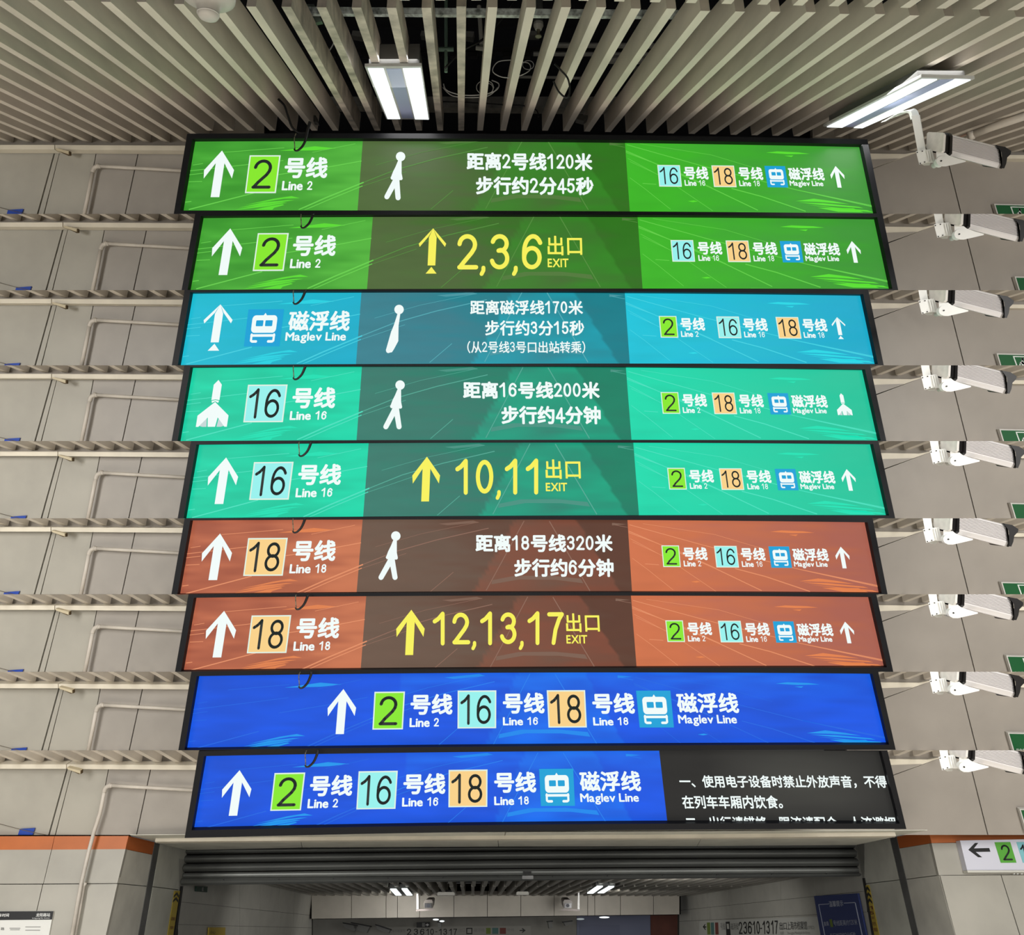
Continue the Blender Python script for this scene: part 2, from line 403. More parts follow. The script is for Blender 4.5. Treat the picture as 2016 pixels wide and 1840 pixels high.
# white funnel dome
dm = empty('dome_camera', at(410, 38, 2.45), 'white funnel-shaped ceiling dome at the top left of the frame', 'dome camera')
prof = [(0.001, 0), (.018, .001), (.028, .005), (.033, .012), (.034, .021), (.0345, .03), (.037, .04), (.043, .048), (.055, .055), (.070, .061), (.082, .068), (.086, .09)]
make('dome', lathe(at(410, 38, 2.45), prof, 36), mat('dome plastic', (196, 193, 186), .4), dm, smooth=True)
make('lens_cover', lathe(at(410, 38, 2.45), [(.0335, .014), (.0352, .016), (.0345, .018)], 30), mat('dome ring', (200, 198, 192), .3), dm)

# ------------------------------------------------------------------ left and right wall of every strip
def lowhit(x, y):
    d = Vector(((930-1008)/FPX, 1, -(1834-920)/FPX)).normalized()
    return hit(x, y, plane_through(d, at(253, 1645, YW)-d*.05))
def off(pts, o): return [(x+o[0], y+o[1]) for x, y in pts]
for i in range(9):
    L = LOFF[i]; R = ROFF[i]; c = cl(i); nm = NAMES[i]
    # ---- slats of the lower strips
    bot = 1643 if i == 8 else SEAM[i+1]
    wl = empty('wall_left', at(180, (SEAM[i]+bot)/2 if i else 350, YW), 'cream enamel wall panels left of the %s' % nm, None, None, 'structure')
    wr = empty('wall_right', at(1850, (SEAM[i]+bot)/2 if i else 370, YW), 'beige enamel wall panels right of the %s' % nm, None, None, 'structure')
    if i:
        cs = empty('ceiling', at(200, SEAM[i]+5, YW), 'cut row of grey ceiling slats over the wall beside the %s' % nm, None, None, 'structure')
        vx, vy = 908+L[0], 622.6+L[1]
        for k in range(-25, -13):
            o = slat_vf(k*.1245, 4.3, YW-.02, vx, vy, roll=False)
            make('slat', o, SLAT, cs, c)
        vx, vy = 908+R[0], 620+R[1]
        for k in range(19, 33):
            o = slat_vf(k*.1245, 4.0, YW-.02, vx, vy)
            make('slat', o, SLAT, cs, c)
    cc = (c[0], bot)
    yb = 440 if i < 8 else 430
    P = yplane(YW); P1 = yplane(YW-.02)
    def lw(pts): return slab(off(pts, L), P, .03)
    x0 = -420
    top = 288
    make('panel', lw([(x0, top), (109.6, top), (107.1, 296), (71.8, 424), (65.6, yb+20), (x0, yb+20)]), WALL, wl, cc)
    make('panel', lw([(112.2, top), (119.3, top), (116.8, 299), (85.8, 420), (79.3, yb+20), (68.9, yb+20), (74.9, 424)]), WALL, wl, cc)
    make('panel', lw([(120.8, top), (191, top), (184, 325), (163, 424), (158, yb+20), (81.1, yb+20), (87.7, 421)]), WALL, wl, cc)
    make('panel', lw([(192.6, top), (274, top), (246, 418), (239, yb+20), (160, yb+20), (164.6, 424), (185.8, 325)]), WALLB, wl, cc)
    make('panel', lw([(276, top), (520, top), (520, yb+20), (241.2, yb+20), (248.2, 418)]), WALLB, wl, cc)
    make('backing', slab(off([(x0, 240), (480, 240), (480, yb+30), (x0, yb+30)], L), yplane(YW+.035), .04), JOINT, wl, cc)
    make('end_plate', slab(off([(x0, 180), (520, 180), (520, 292), (x0, 292)], L), yplane(YW-.003), .01), ENDP, wl, cc)
    make('trim_rail', merge(slab(off([(x0, 284.8), (107, 285.2), (107, 294), (x0, 293.4)], L), yplane(YW-.07), .06),
                            slab(off([(108.6, 285.3), (520, 287.5), (520, 297.5), (108.6, 294.2)], L), yplane(YW-.07), .06)), TRIM, wl, cc)
    br = empty('wall_bracket', at(122+L[0], 296+L[1], YW-.1), 'small cream angle bracket left of the %s' % nm, 'bracket', 'angle brackets below the ceiling rail')
    make('plate', slab(off([(109, 291), (135, 297.5), (135, 303.5), (110, 295)], L), yplane(YW-.1), .03), mat('bracket cream', (190, 178, 150), .5), br, cc)
    make('edge', slab(off([(108, 293.5), (111, 294), (133, 302), (137, 297), (137, 304), (132, 304.5)], L), yplane(YW-.095), .02), mat('bracket rust', (84, 68, 44), .7), br, cc)
    # pipe
    yend = 425 if i < 8 else 1845-L[1]
    pp = empty('water_pipe', at(185+L[0], 340+L[1], YW-.05), 'white elbowed pipe on the wall left of the %s' % nm, 'pipe', 'white elbowed pipes down the left wall')
    Yp = YW-.045; r = .0105
    run = [(196, 326.8), (250, 330), (320, 333.6), (400, 338)]
    make('horizontal_pipe', tube([at(x+L[0], y+L[1], Yp) for x, y in run], r, 12), PVC, pp, c, True)
    if i < 8: dn = [(183, 336), (175, 378), (163, 436)]
    else: dn = [(183, 336), (175, 378), (162, 418), (153, 452), (137, 520), (118, 626)]
    make('vertical_pipe', tube([at(x+L[0], y+L[1], Yp) if q < 3 else lowhit(x+L[0], y+L[1]) for q, (x, y) in enumerate(dn)], r*1.08, 12), PVC, pp, (c[0], c[1]), True)
    make('elbow', tube(bez([at(x+L[0], y+L[1], Yp) for x, y in ((198, 327), (190, 328), (185, 332), (182.5, 339))], 5), r*1.28, 12), PVC, pp, c, True)
    make('collar', tube([at(192+L[0], 326.7+L[1], Yp), at(195+L[0], 326.9+L[1], Yp)], r*1.5, 12), PVC, pp, c, True)
    # blue label and wire
    lb = make('blue_label', slab(off([(15.7, 413), (45.5, 411), (41, 424), (12, 425)], L), yplane(YW-.012), .008), mat('blue vinyl', (42, 72, 160), .45), None, cc)
    if lb: tag(lb, 'small blue sticker on the wall left of the %s' % nm, 'sticker', 'blue stickers on the left wall')
    wi = make('thin_wire', tube([at(x+L[0], y+L[1], YW-.016) for x, y in ((-40, 398), (-23, 402.5), (15, 412.5), (40, 418.5), (72, 425))], .0018, 5), mat('wire grey', (96, 88, 78), .6), None, cc)
    if wi: tag(wi, 'thin grey wire by the blue sticker left of the %s' % nm, 'wire', 'thin wires on the left wall')
    # ---- right wall
    RP = WALLR
    def rw(pts, d=YW): return slab(off(pts, R), yplane(d), .03)
    make('panel', rw([(1640, 365), (1718, 333), (1808, 299), (1861, 299), (1867.3, 325), (1892, 424), (1902, 464), (1640, 464)]), RP, wr, cc)
    make('panel', rw([(1862.9, 300), (1985, 300), (2600, 300), (2600, 464), (1904.2, 464), (1894.2, 424), (1869.4, 325)]), RP, wr, cc)
    make('backing', slab(off([(1600, 220), (2600, 220), (2600, 480), (1600, 480)], R), yplane(YW+.035), .04), JOINT if i else ENDP, wr, cc)
    make('end_plate', slab(off([(1600, 200), (2600, 200), (2600, 306), (1600, 306)], R), yplane(YW+.012), .01), ENDP, wr, cc)
    make('soffit_strip', slab(off([(1640, 361), (1640, 302), (1712, 302), (1782, 303), (1812, 297.5), (1718, 331)], R), yplane(YW-.01), .01), TRIM, wr, cc)
    make('soffit_step', slab(off([(1640, 361), (1640, 318), (1712, 314), (1770, 312), (1718, 331)], R), yplane(YW-.014), .006), WALLR, wr, cc)
    make('trim_rail', slab(off([(1905, 305), (2600, 305), (2600, 313.5), (1905, 312)], R), yplane(YW-.05), .05), TRIM, wr, cc)
    if i < 1:
        o = tag(make('ceiling_conduit', merge(tube([at(1912, 266, 4.2), at(1950, 251, 4.1), at(2040, 221, 3.9)], .021, 12),
             tube([at(1906, 269, 4.2), at(1916, 264.5, 4.19)], .026, 12)), PVC, smooth=True), 'cream conduit under the slats behind the topmost CCTV camera', 'conduit')
        tag(make('thin_conduit', tube([at(1884, 272, 4.25), at(2040, 208, 4.2)], .005, 8), mat('pink conduit', (170, 140, 125), .5)), 'thin pinkish conduit along the slats above the cream conduit', 'conduit')
    # exit sign (green running man), only its upper part is in each strip
    E = off([(1957, 401), (2045, 403), (2066, 448), (1971, 448)], R)
    if i in (1, 4, 8): E = [(x+5, y-1) for x, y in E]
    ex = empty('exit_sign', at(E[0][0]+30, E[0][1]+15, YW-.03), 'green exit sign at the right edge beside the %s' % nm, 'sign', 'green exit signs on the right wall')
    ps = yplane(YW-.03)
    def eq(u0, v0, u1, v1):
        A, B, C, D = [Vector(q) for q in E]
        def Q(u, v): p = (A*(1-u)+B*u)*(1-v)+(D*(1-u)+C*u)*v; return (p.x, p.y)
        return [Q(u0, v0), Q(u1, v0), Q(u1, v1), Q(u0, v1)]
    ok = make('frame', slab(eq(0, 0, 1, 1), ps, .025), mat('exit frame', (196, 194, 188), .5), ex, cc)
    if ok:
        make('face', slab(eq(.03, .05, .98, .97), yplane(YW-.032), .003), mat('exit green', (14, 84, 42), .5), ex, cc)
        make('white_panel', slab(eq(.345, .1, .66, .95), yplane(YW-.034), .002), mat('exit white', (214, 220, 214), .5), ex, cc)
        make('green_panel', slab(eq(.375, .14, .64, .9), yplane(YW-.036), .002), MATS['exit green'], ex, cc)
        man = merge(*[(f[0], f[1]) for f in [
            flat_vf(*stroke(p, wd), (0, 1, 0, 1), eq(.36, .15, .62, .95), yplane(YW-.038), 0) for p, wd in
            (([(.66, .9), (.67, .9)], .17), ([(.58, .72), (.48, .42)], .22), ([(.58, .74), (.34, .68), (.2, .5)], .09), ([(.62, .7), (.78, .55), (.9, .6)], .09),
             ([(.48, .42), (.66, .25), (.6, .05)], .13), ([(.46, .4), (.34, .18), (.1, .12)], .13))]])
        make('running_man', man, mat('exit white', (0, 0, 0)), ex, cc)
        if i in (2, 3, 4, 5, 6, 7):
            make('lettering', text_vf('安全出口', eq(.07, .66, .33, .8), yplane(YW-.036), .001, 0, .12), MATS['exit white'], ex, cc)
            make('lettering', text_vf('EXIT', eq(.12, .84, .30, .91), yplane(YW-.036), .001, 0, .12), MATS['exit white'], ex, cc)

    # ---- CCTV camera of the strip
    if i == 0: lab = 'white CCTV camera with silver ribbed housing, whole, right of the %s' % nm
    else: lab = 'white CCTV camera cut off at top beside the %s' % nm
    cv = empty('cctv_camera', at(1852+R[0], 317+R[1], 3.35), lab, 'camera', 'CCTV cameras down the right wall')
    YC = 3.35
    def q3(pts): return [at(x+R[0], y+R[1], Y) for x, y, Y in pts]
    WM = WHITE
    if i == 0:
        arm = bez([at(x, y, Y) for x, y, Y in ((1742, 237, 3.62), (1765, 226, 3.52), (1787, 217, 3.42), (1799, 218, 3.38), (1804, 232, 3.36))], 6)
        V = []; F = []
        hx = .016
        for q, p in enumerate(arm):
            t = q/(len(arm)-1); d = (arm[min(q+1, len(arm)-1)]-arm[max(q-1, 0)]).normalized(); s = Vector((0, 1, 0)).cross(d)
            s.normalize(); s = s*(.012+.0045*t); b = Vector((0, .018, 0))
            V += [p+s, p-s, p-s+b, p+s+b]
            if q: k = 4*q; F += [[k-4+a, k-4+(a+1) % 4, k+(a+1) % 4, k+a] for a in range(4)]
        F += [[0, 1, 2, 3], [len(V)-4, len(V)-3, len(V)-2, len(V)-1]]
        make('arm', (V, F), WM, cv, smooth=False)
    make('post', box8(q3([(1794, 228, YC), (1809.5, 226, YC), (1823, 300, YC), (1807.5, 302, YC)]), q3([(1795, 228, YC+.045), (1811, 226, YC+.045), (1824, 300, YC+.045), (1809, 302, YC+.045)])), WM, cv, c)
    blk = [(1803, 297.5), (1816, 295), (1834.6, 293.3), (1838, 305), (1842.5, 320.5), (1826, 320), (1818, 321.5), (1809.6, 324)]
    make('junction_box', box8(q3([(x, y, YC-.02) for x, y in blk]), q3([(x, y, YC+.06) for x, y in blk])), WM, cv, c)
    rib = []
    for xx in (1824, 1828.5, 1833):
        rib.append(box8(q3([(xx, 296, YC-.026), (xx+2, 296, YC-.026), (xx+7, 319, YC-.026), (xx+5, 319, YC-.026)]), q3([(xx, 296, YC-.015), (xx+2, 296, YC-.015), (xx+7, 319, YC-.015), (xx+5, 319, YC-.015)])))
    make('cooling_rib', merge(*rib), WM, cv, c)
    for (sx, sy) in ((1806, 300), (1816, 297.5), (1812, 321.5), (1820.5, 319)):
        make('screw', tube(q3([(sx, sy, YC-.024), (sx, sy, YC-.016)]), .0026, 8), RUBBER, cv, c)
    make('cable_gland', box8(q3([(1812, 322, YC), (1832, 319, YC), (1830, 325.5, YC), (1820, 326, YC)]), q3([(1812, 322, YC+.04), (1832, 319, YC+.04), (1830, 325.5, YC+.04), (1820, 326, YC+.04)])), mat('gland grey', (190, 190, 184), .5), cv, c)
    hn = [(1843, 299), (1856.5, 297), (1868, 306), (1882, 311), (1901.5, 316.3), (1901, 318.6), (1880, 323.5), (1862, 327.5), (1852, 327.5), (1845, 323.5), (1842, 316), (1843.5, 309)]
    make('tilt_bracket', box8(q3([(x, y, YC-.05) for x, y in hn]), q3([(x, y, YC-.02) for x, y in hn])), WM, cv, c)
    hc = at(1852.6+R[0], 317+R[1], YC-.06)
    make('hinge', lathe(hc, [(.0205, 0), (.0205, .02)], 20, Vector((0, 1, 0))), WM, cv, c, False)
    make('hinge', lathe(at(1846+R[0], 321+R[1], YC+.0), [(.012, 0), (.012, .03)], 16, Vector((0, 1, 0))), MATS['gland grey'], cv, c, False)
    make('screw', lathe(hc-Vector((0, .004, 0)), [(.0032, 0), (.0032, .006)], 10, Vector((0, 1, 0))), RUBBER, cv, c)
    # housing: rear ring lofted to front ring; t across near(0)..far(1), v down
    def ring(kind):
        prof = [(-.0, .12), (.06, .03), (.16, 0), (.84, 0), (.94, .03), (1, .12), (1, .86), (.9, .98), (.12, 1.04), (0, .84)]
        ribs = []
        # near side has extrusion ribs: small zigzag between v .14 and .78
        near = []
        for q in range(11):
            v = .80-q*.062
            near += [(0.0, v), (0.0, v-.034), (.07, v-.036), (.07, v-.06)]
        out = prof[:]+near
        res = []
        for (t, v) in out:
            if kind == 'rear': A = (1873, 264, 3.30); B = (1871.5, 305, 3.30); D = (1838, 262, 3.40); Cc = (1837, 299, 3.40)
            else: A = (1966, 287.5, 3.50); B = (1973, 331, 3.50); D = (1930, 283, 3.60); Cc = (1933, 326, 3.60)
            pa = at(*((A[0]+R[0]), (A[1]+R[1]), A[2])); pb = at(B[0]+R[0], B[1]+R[1], B[2]); pd = at(D[0]+R[0], D[1]+R[1], D[2]); pc = at(Cc[0]+R[0], Cc[1]+R[1], Cc[2])
            res.append((pa*(1-v)+pb*v)*(1-t)+(pd*(1-v)+pc*v)*t)
        return res
    ra = ring('rear'); rf = ring('front')
    make('housing', prism_pts(ra, rf), SILVER, cv, c)
    def ringblk(s0, s1, grow, x_sh, m, nme):
        pr = [(0, .1), (.08, 0), (.9, 0), (1, .1), (1, .9), (.9, 1), (.1, 1), (0, .9)]
        def RR(s):
            out = []
            for (t, v) in pr:
                A = at(1873+R[0], 264+R[1], 3.30); B = at(1871.5+R[0], 305+R[1], 3.30); D = at(1838+R[0], 262+R[1], 3.40); Cc = at(1837+R[0], 299+R[1], 3.40)
                A2 = at(1966+R[0], 287.5+R[1], 3.5); B2 = at(1973+R[0], 331+R[1], 3.5); D2 = at(1930+R[0], 283+R[1], 3.6); C2 = at(1933+R[0], 326+R[1], 3.6)
                tt = .5+(t-.5)*grow; vv = .5+(v-.5)*grow
                p = (A*(1-vv)+B*vv)*(1-tt)+(D*(1-vv)+Cc*vv)*tt; q = (A2*(1-vv)+B2*vv)*(1-tt)+(D2*(1-vv)+C2*vv)*tt
                out.append(p+(q-p)*s)
            return out
        return make(nme, prism_pts(RR(s0), RR(s1)), m, cv, c)
    ringblk(-.03, .015, 1.07, 0, RUBBER, 'rear_gasket')
    ringblk(-.10, -.03, .93, 0, RUBBER, 'rear_neck')
    ringblk(-.14, -.10, .97, 0, mat('rear plate', (232, 228, 222), .45, var=.08, scale=30), 'rear_plate')
    ringblk(.985, 1.02, 1.05, 0, RUBBER, 'front_gasket')
    hd = [(1962, 286), (1979, 289), (1991, 297), (1990, 303), (1983, 310), (1981, 322), (1977, 331.5), (1973, 331), (1972, 300)]
    make('sun_hood', box8(q3([(x, y, 3.48) for x, y in hd]), q3([(x, y, 3.53) for x, y in hd])), RUBBER, cv, c)
    make('power_cable', tube(bez(q3([(1826, 296, YC+.02), (1831, 288, YC+.03), (1838, 288, YC+.06)]), 5), .004, 6), mat('lead white', (170, 168, 160), .5), cv, c)

# ------------------------------------------------------------------ the nine LED signs
# inner corners TL, TR, BR, BL, top/bottom mid heights, dividers, palette
SG = [((379, 273), (1697.5, 284), (1726, 420), (355, 414.3), 273.8, 415.0, 'green'),
      ((395.5, 425), (1727, 427.5), (1757, 568.5), (369.3, 570.5), 422.5, 568.0, 'green'),
      ((374.6, 575), (1699.5, 579), (1728.5, 716.5), (350, 718.5), 573.0, 715.5, 'cyan'),
      ((374.6, 722.5), (1703, 727), (1734, 867), (349.6, 868), 720.5, 865.5, 'teal'),
      ((386.8, 875), (1719, 874), (1750.5, 1014.5), (361.4, 1020.5), 870.7, 1015.3, 'teal'),
      ((374.6, 1024.3), (1708, 1028), (1736, 1167.5), (349, 1170), 1022.5, 1165.5, 'brown'),
      ((381.8, 1176.4), (1714.7, 1175), (1746, 1313.3), (356.4, 1321.4), 1172, 1315.3, 'brown'),
      ((387.5, 1330.7), (1717.7, 1326), (1750.5, 1465.6), (363, 1476), 1323.6, 1468.3, 'blue'),
      ((401.8, 1488), (1735, 1478), (1771.5, 1621), (377, 1634), 1478.5, 1622.5, 'blue')]
PAL = {  # left a,b | centre left, centre right | right a,b | streak, bright, centre streak
 'green': ((58, 150, 44), (84, 178, 62), (80, 104, 58), (44, 112, 26), (62, 180, 40), (58, 146, 50), (112, 214, 84), (96, 232, 50), (84, 140, 62)),
 'cyan': ((20, 186, 208), (22, 172, 200), (58, 128, 142), (12, 122, 134), (22, 192, 214), (20, 168, 200), (80, 214, 228), (42, 220, 232), (84, 170, 180)),
 'teal': ((16, 200, 158), (20, 212, 168), (56, 122, 108), (12, 124, 96), (18, 214, 170), (30, 192, 152), (92, 226, 196), (30, 226, 182), (84, 168, 148)),
 'brown': ((164, 86, 62), (198, 116, 80), (106, 84, 70), (88, 54, 40), (204, 112, 72), (166, 94, 78), (232, 150, 108), (230, 132, 76), (140, 104, 88)),
 'blue': ((8, 80, 216), (8, 84, 224), (10, 86, 222), (8, 92, 226), (6, 78, 224), (8, 82, 222), (52, 124, 232), (24, 150, 236), (36, 128, 236))}
WT = mat('screen white', (240, 250, 248), emit=1.0); YL = mat('screen yellow', (246, 240, 92), emit=1.0)
BKT = mat('badge black', (38, 44, 42), emit=1.0)
BG = {'2': mat('badge green', (134, 232, 44), emit=1.0), '16': mat('badge aqua', (150, 240, 236), emit=1.0),
      '18': mat('badge peach', (248, 208, 136), emit=1.0), 'T': mat('badge blue', (14, 160, 214), emit=1.0)}
WTB = mat('badge border', (222, 240, 226), emit=1.0)
class Sign:
    def __init__(s, i):
        s.i = i; s.TL, s.TR, s.BR, s.BL, s.mt, s.mb, s.pal = [Vector(a) if isinstance(a, tuple) else a for a in SG[i]]
        s.pl = yplane(YS)
    def F(s, u, v):
        xt = s.TL.x+(s.TR.x-s.TL.x)*u; xb = s.BL.x+(s.BR.x-s.BL.x)*u
        def q(a, m, b): return a*(1-u)*(1-2*u)+m*4*u*(1-u)+b*u*(2*u-1)
        yt = q(s.TL.y, s.mt, s.TR.y); yb = q(s.BL.y, s.mb, s.BR.y)
        return (xt+(xb-xt)*v, yt+(yb-yt)*v)
    def frame_at(s, cx):
        u = (cx-(s.TL.x+s.BL.x)/2)/((s.TR.x+s.BR.x-s.TL.x-s.BL.x)/2)
        a = s.F(u, 0); b = s.F(u, 1); sh = (b[0]-a[0])/(b[1]-a[1])
        p = s.F(u-.02, .5); q = s.F(u+.02, .5); sl = (q[1]-p[1])/(q[0]-p[0])
        return sh, sl
    def quad(s, cx, cy, w, h):
        sh, sl = s.frame_at(cx); o = []
        for a, b in ((-1, -1), (1, -1), (1, 1), (-1, 1)):
            o.append((cx+a*w/2+b*h/2*sh, cy+b*h/2+a*w/2*sl))
        return o
def text(S, root, s, cx, cy, w, h, m=WT, bold=.035, dw=.15, nominal=False, name='lettering', lift=.006, flat_clip=None):
    return make(name, text_vf(s, S.quad(cx, cy, w, h), S.pl, lift, bold, dw, nominal, flat_clip), m, root)
def poly(S, root, pts, box, cx, cy, w, h, m, name, lift=.006, holes=None):
    V = []; F = []
    for p in pts:
        k = len(V); V += list(p); F.append(list(range(k, k+len(p))))
    vf = flat_vf(V, F, box, S.quad(cx, cy, w, h), S.pl, lift)
    return make(name, vf, m, root)
def solid_arrow(S, root, cx, cy, w, h, m=WT, sw=.29):
    # tip at top, in a 1x1 box (x -.5...5, y 0..1 up)
    a = [[(0, 1), (.5, .58), (.47, .40), (sw/2, .73), (sw/2-.01, .70)], [(0, 1), (-.5, .58), (-.47, .40), (-sw/2, .73), (-sw/2+.01, .70)],
         [(-sw/2, .73), (0, 1), (sw/2, .73), (sw/2, 0), (-sw/2, 0)]]
    return poly(S, root, a, (-.5, .5, 0, 1), cx, cy, w, h, m, 'arrow')
def thin_arrow(S, root, cx, cy, w, h, m=WT):
    a = [[(0, 1), (.5, .66), (.46, .59), (.15, .82)], [(0, 1), (-.5, .66), (-.46, .59), (-.15, .82)], [(-.14, .80), (0, 1), (.14, .80), (.14, .18), (-.14, .18)], [(0, .15), (.2, 0), (-.2, 0)]]
    return poly(S, root, a, (-.5, .5, 0, 1), cx, cy, w, h, m, 'arrow')
def rocket(S, root, cx, cy, w, h, m=WT):
    a = [[(0, 1), (.13, .9), (.13, .57), (0, .585), (-.13, .57), (-.13, .9)], [(-.12, .555), (0, .57), (.12, .555), (.10, .51), (0, .545), (-.10, .51)],
         [(0, .53), (.5, .24), (.5, 0), (.42, 0), (.16, .2), (.12, 0), (-.12, 0), (-.16, .2), (-.42, 0), (-.5, 0), (-.5, .24)]]
    o = poly(S, root, a, (-.5, .5, 0, 1), cx, cy, w, h, m, 'rocket_arrow')
    sh = [[(.19, .19), (.4, .02), (.3, 0), (.16, 0)], [(-.19, .19), (-.4, .02), (-.3, 0), (-.16, 0)]]
    poly(S, root, sh, (-.5, .5, 0, 1), cx, cy, w, h, mat('rocket shade', (196, 214, 214), emit=1.0), 'rocket_fin', .004)
def badge(S, root, n, cx, cy, w, h):
    b = make('line_badge', flat_vf([(0, 0), (1, 0), (1, 1), (0, 1)], [[0, 1, 2, 3]], (0, 1, 0, 1), S.quad(cx, cy, w, h), S.pl, .003), WTB if n != 'T' else BG['T'], root)
    if n == 'T':
        train(S, b, cx, cy, w*.70, h*.80)
        return
    e = 2.6 if h > 60 else 1.7
    make('badge_face', flat_vf([(0, 0), (1, 0), (1, 1), (0, 1)], [[0, 1, 2, 3]], (0, 1, 0, 1), S.quad(cx, cy, w-2*e, h-2*e), S.pl, .004), BG[n], b)
    tw = .62*w if n == '2' else .80*w
    text(S, b, n, cx-(.03*w if len(n) > 1 else 0), cy, tw, h*.77, BKT, 0, .105 if h > 60 else .095, True, 'numeral', .005)
def train(S, root, cx, cy, w, h):
    body = []
    def rr(x0, y0, x1, y1, r, n=5):
        o = []
        for (ax, ay, a0) in ((x1-r, y1-r, 0), (x0+r, y1-r, 90), (x0+r, y0+r, 180), (x1-r, y0+r, 270)):
            for k in range(n+1): a = math.radians(a0+90*k/n); o.append((ax+r*math.cos(a), ay+r*math.sin(a)))
        return o
    a = [rr(0, .33, 1, .92, .14), [(.42, .9), (.58, .9), (.5, 1)]]
    poly(S, root, a, (0, 1, 0, 1), cx, cy, w, h, WT, 'train_pictogram', .006)
    wn = [rr(.17, .55, .46, .75, .03), rr(.54, .55, .83, .75, .03)]
    poly(S, root, wn, (0, 1, 0, 1), cx, cy, w, h, BG['T'], 'train_window', .0075)
    V = []; F = []
    for p in ([(.04, .24), (.96, .24)], [(.05, .27), (.05, .07), (.1, .04), (.26, .04)], [(.95, .27), (.95, .07), (.9, .04), (.74, .04)]):
        v, f = stroke(p, .085); k = len(V); V += v; F += [[j+k for j in g] for g in f]
    make('train_rail', flat_vf(V, F, (0, 1, 0, 1), S.quad(cx, cy, w, h), S.pl, .006), WT, root)
def photo_shape(S, root, polys, m, name, lift=.006):
    V = []; F = []
    for p in polys:
        k = len(V); V += [hit(x, y, S.pl)-Vector((0, lift, 0)) for x, y in p]; F.append(list(range(k, k+len(p))))
    return make(name, (V, F), m, root)
def walker(S, root, hx, hy, feet, slim=False):
    P = [ellipse(hx, hy, 9.3)]
    def st(pts, w0, w1):
        n = len(pts); V = []
        for (x0, y0), (x1, y1), a, b in zip(pts[:-1], pts[1:], [w0]*n, [w1]*n):
            dx, dy = x1-x0, y1-y0; L = math.hypot(dx, dy); nx, ny = -dy/L, dx/L
            P.append([(x0+nx*a/2, y0+ny*a/2), (x0-nx*a/2, y0-ny*a/2), (x1-nx*b/2, y1-ny*b/2), (x1+nx*b/2, y1+ny*b/2)])
            P.append(ellipse(x1, y1, b/2, 12))
    if slim:
        P.append([(hx-3, hy+8), (hx+2.5, hy+8), (hx-1, hy+32), (hx-1.5, hy+62), (hx-10, hy+78), (hx-14, hy+84), (hx-23, hy+85.5), (hx-26, hy+80), (hx-16, hy+45), (hx-10, hy+30)])
        P.append(ellipse(hx-21, hy+81, 4.6)); P.append(ellipse(hx-11, hy+45, 5))
    else:
        P.append([(hx-5, hy+8), (hx+2, hy+8.5), (hx+2, hy+33), (hx+4, hy+43), (hx+.5, hy+46), (hx-12, hy+48), (hx-19.5, hy+42), (hx-15, hy+30), (hx-10, hy+20)])
        P.append(ellipse(hx-16, hy+42, 3.6)); P.append(ellipse(hx+.6, hy+43, 3.4)); P.append(ellipse(hx-8, hy+43, 6.5))
        for fx, fy in feet: st([(hx-8, hy+44), (fx, fy)], 11, 10)
    photo_shape(S, root, P, WT, 'walking_figure')
STREAKS = {  # in the pixels of the topmost sign
 'L': [([(372, 412.5), (500, 380)], 2.0), ([(588, 413), (640, 390), (716, 359)], 2.4), ([(600, 413.5), (650, 392), (714, 366)], 1.6), ([(369, 337), (470, 326), (558, 316)], 1.2),
       ([(540, 345), (640, 330), (712, 317)], 1.5), ([(372, 358), (398, 357)], 1.2), ([(365, 398), (377, 396.5)], 1.5), ([(440, 300), (560, 291)], 1.0), ([(366, 345), (400, 341)], 1.2),
       ([(615, 300), (700, 283)], .9), ([(380, 325), (400, 322)], 1.0)],
 'C': [([(716, 359), (780, 334), (860, 312), (960, 290)], 1.6), ([(715, 366), (800, 338)], .9), ([(848, 412), (892, 375)], 1.2), ([(956, 411), (1029, 276)], 1.6), ([(1078, 277), (1158, 413)], 1.8),
       ([(740, 325), (830, 300), (940, 278)], .7), ([(1205, 285), (1230, 290)], .9)],
 'R': [([(1232, 297), (1290, 322), (1400, 370), (1492, 414)], 1.6), ([(1234, 285), (1380, 326), (1560, 372), (1722, 406)], 1.3), ([(1232, 300), (1330, 337), (1402, 370)], 1.2),
       ([(1440, 371), (1500, 387), (1586, 416)], 1.8), ([(1236, 312), (1310, 352), (1403, 415)], .9), ([(1240, 318), (1300, 346), (1340, 372)], .8), ([(1240, 350), (1270, 372), (1320, 412)], .9), ([(1260, 283), (1400, 305), (1500, 335)], .7),
       ([(1450, 417), (1545, 418.5)], 1.3), ([(1265, 361), (1292, 363)], 1.2), ([(1560, 372), (1640, 390), (1722, 408)], 1.5)]}
GLINT = {'L': [[(550, 297), (620, 288), (662, 292), (622, 296)], [(480, 404), (540, 391), (574, 386), (590, 390), (560, 391)], [(470, 409), (520, 398), (566, 394), (580, 394), (540, 400)], [(462, 413), (510, 404), (556, 398.5), (566, 399), (520, 407)], [(500, 413), (530, 406), (556, 402), (560, 403.5), (540, 409), (536, 413)]],
         'C': [[(862, 281), (930, 275), (942, 279), (880, 284)], [(968, 391), (1010, 383), (1080, 383), (1140, 389), (1145, 398), (1090, 391), (1020, 390), (966, 399)], [(1200, 281), (1228, 284), (1200, 286)]],
         'R': [[(1508, 300.5), (1530, 298), (1572, 300), (1594, 303), (1550, 303.5)], [(1544, 306.5), (1562, 306), (1558, 309)], [(1566, 396), (1602, 391), (1640, 396), (1672, 402), (1610, 397.5)], [(1572, 398.5), (1620, 400), (1690, 407), (1700, 410), (1620, 404)], [(1585, 402.5), (1640, 408), (1708, 414), (1720, 418), (1650, 411)], [(1354, 396), (1366, 394.5), (1374, 396.5), (1364, 398)], [(1610, 409), (1680, 410), (1700, 418), (1650, 417)]]}
S1 = Sign(0)
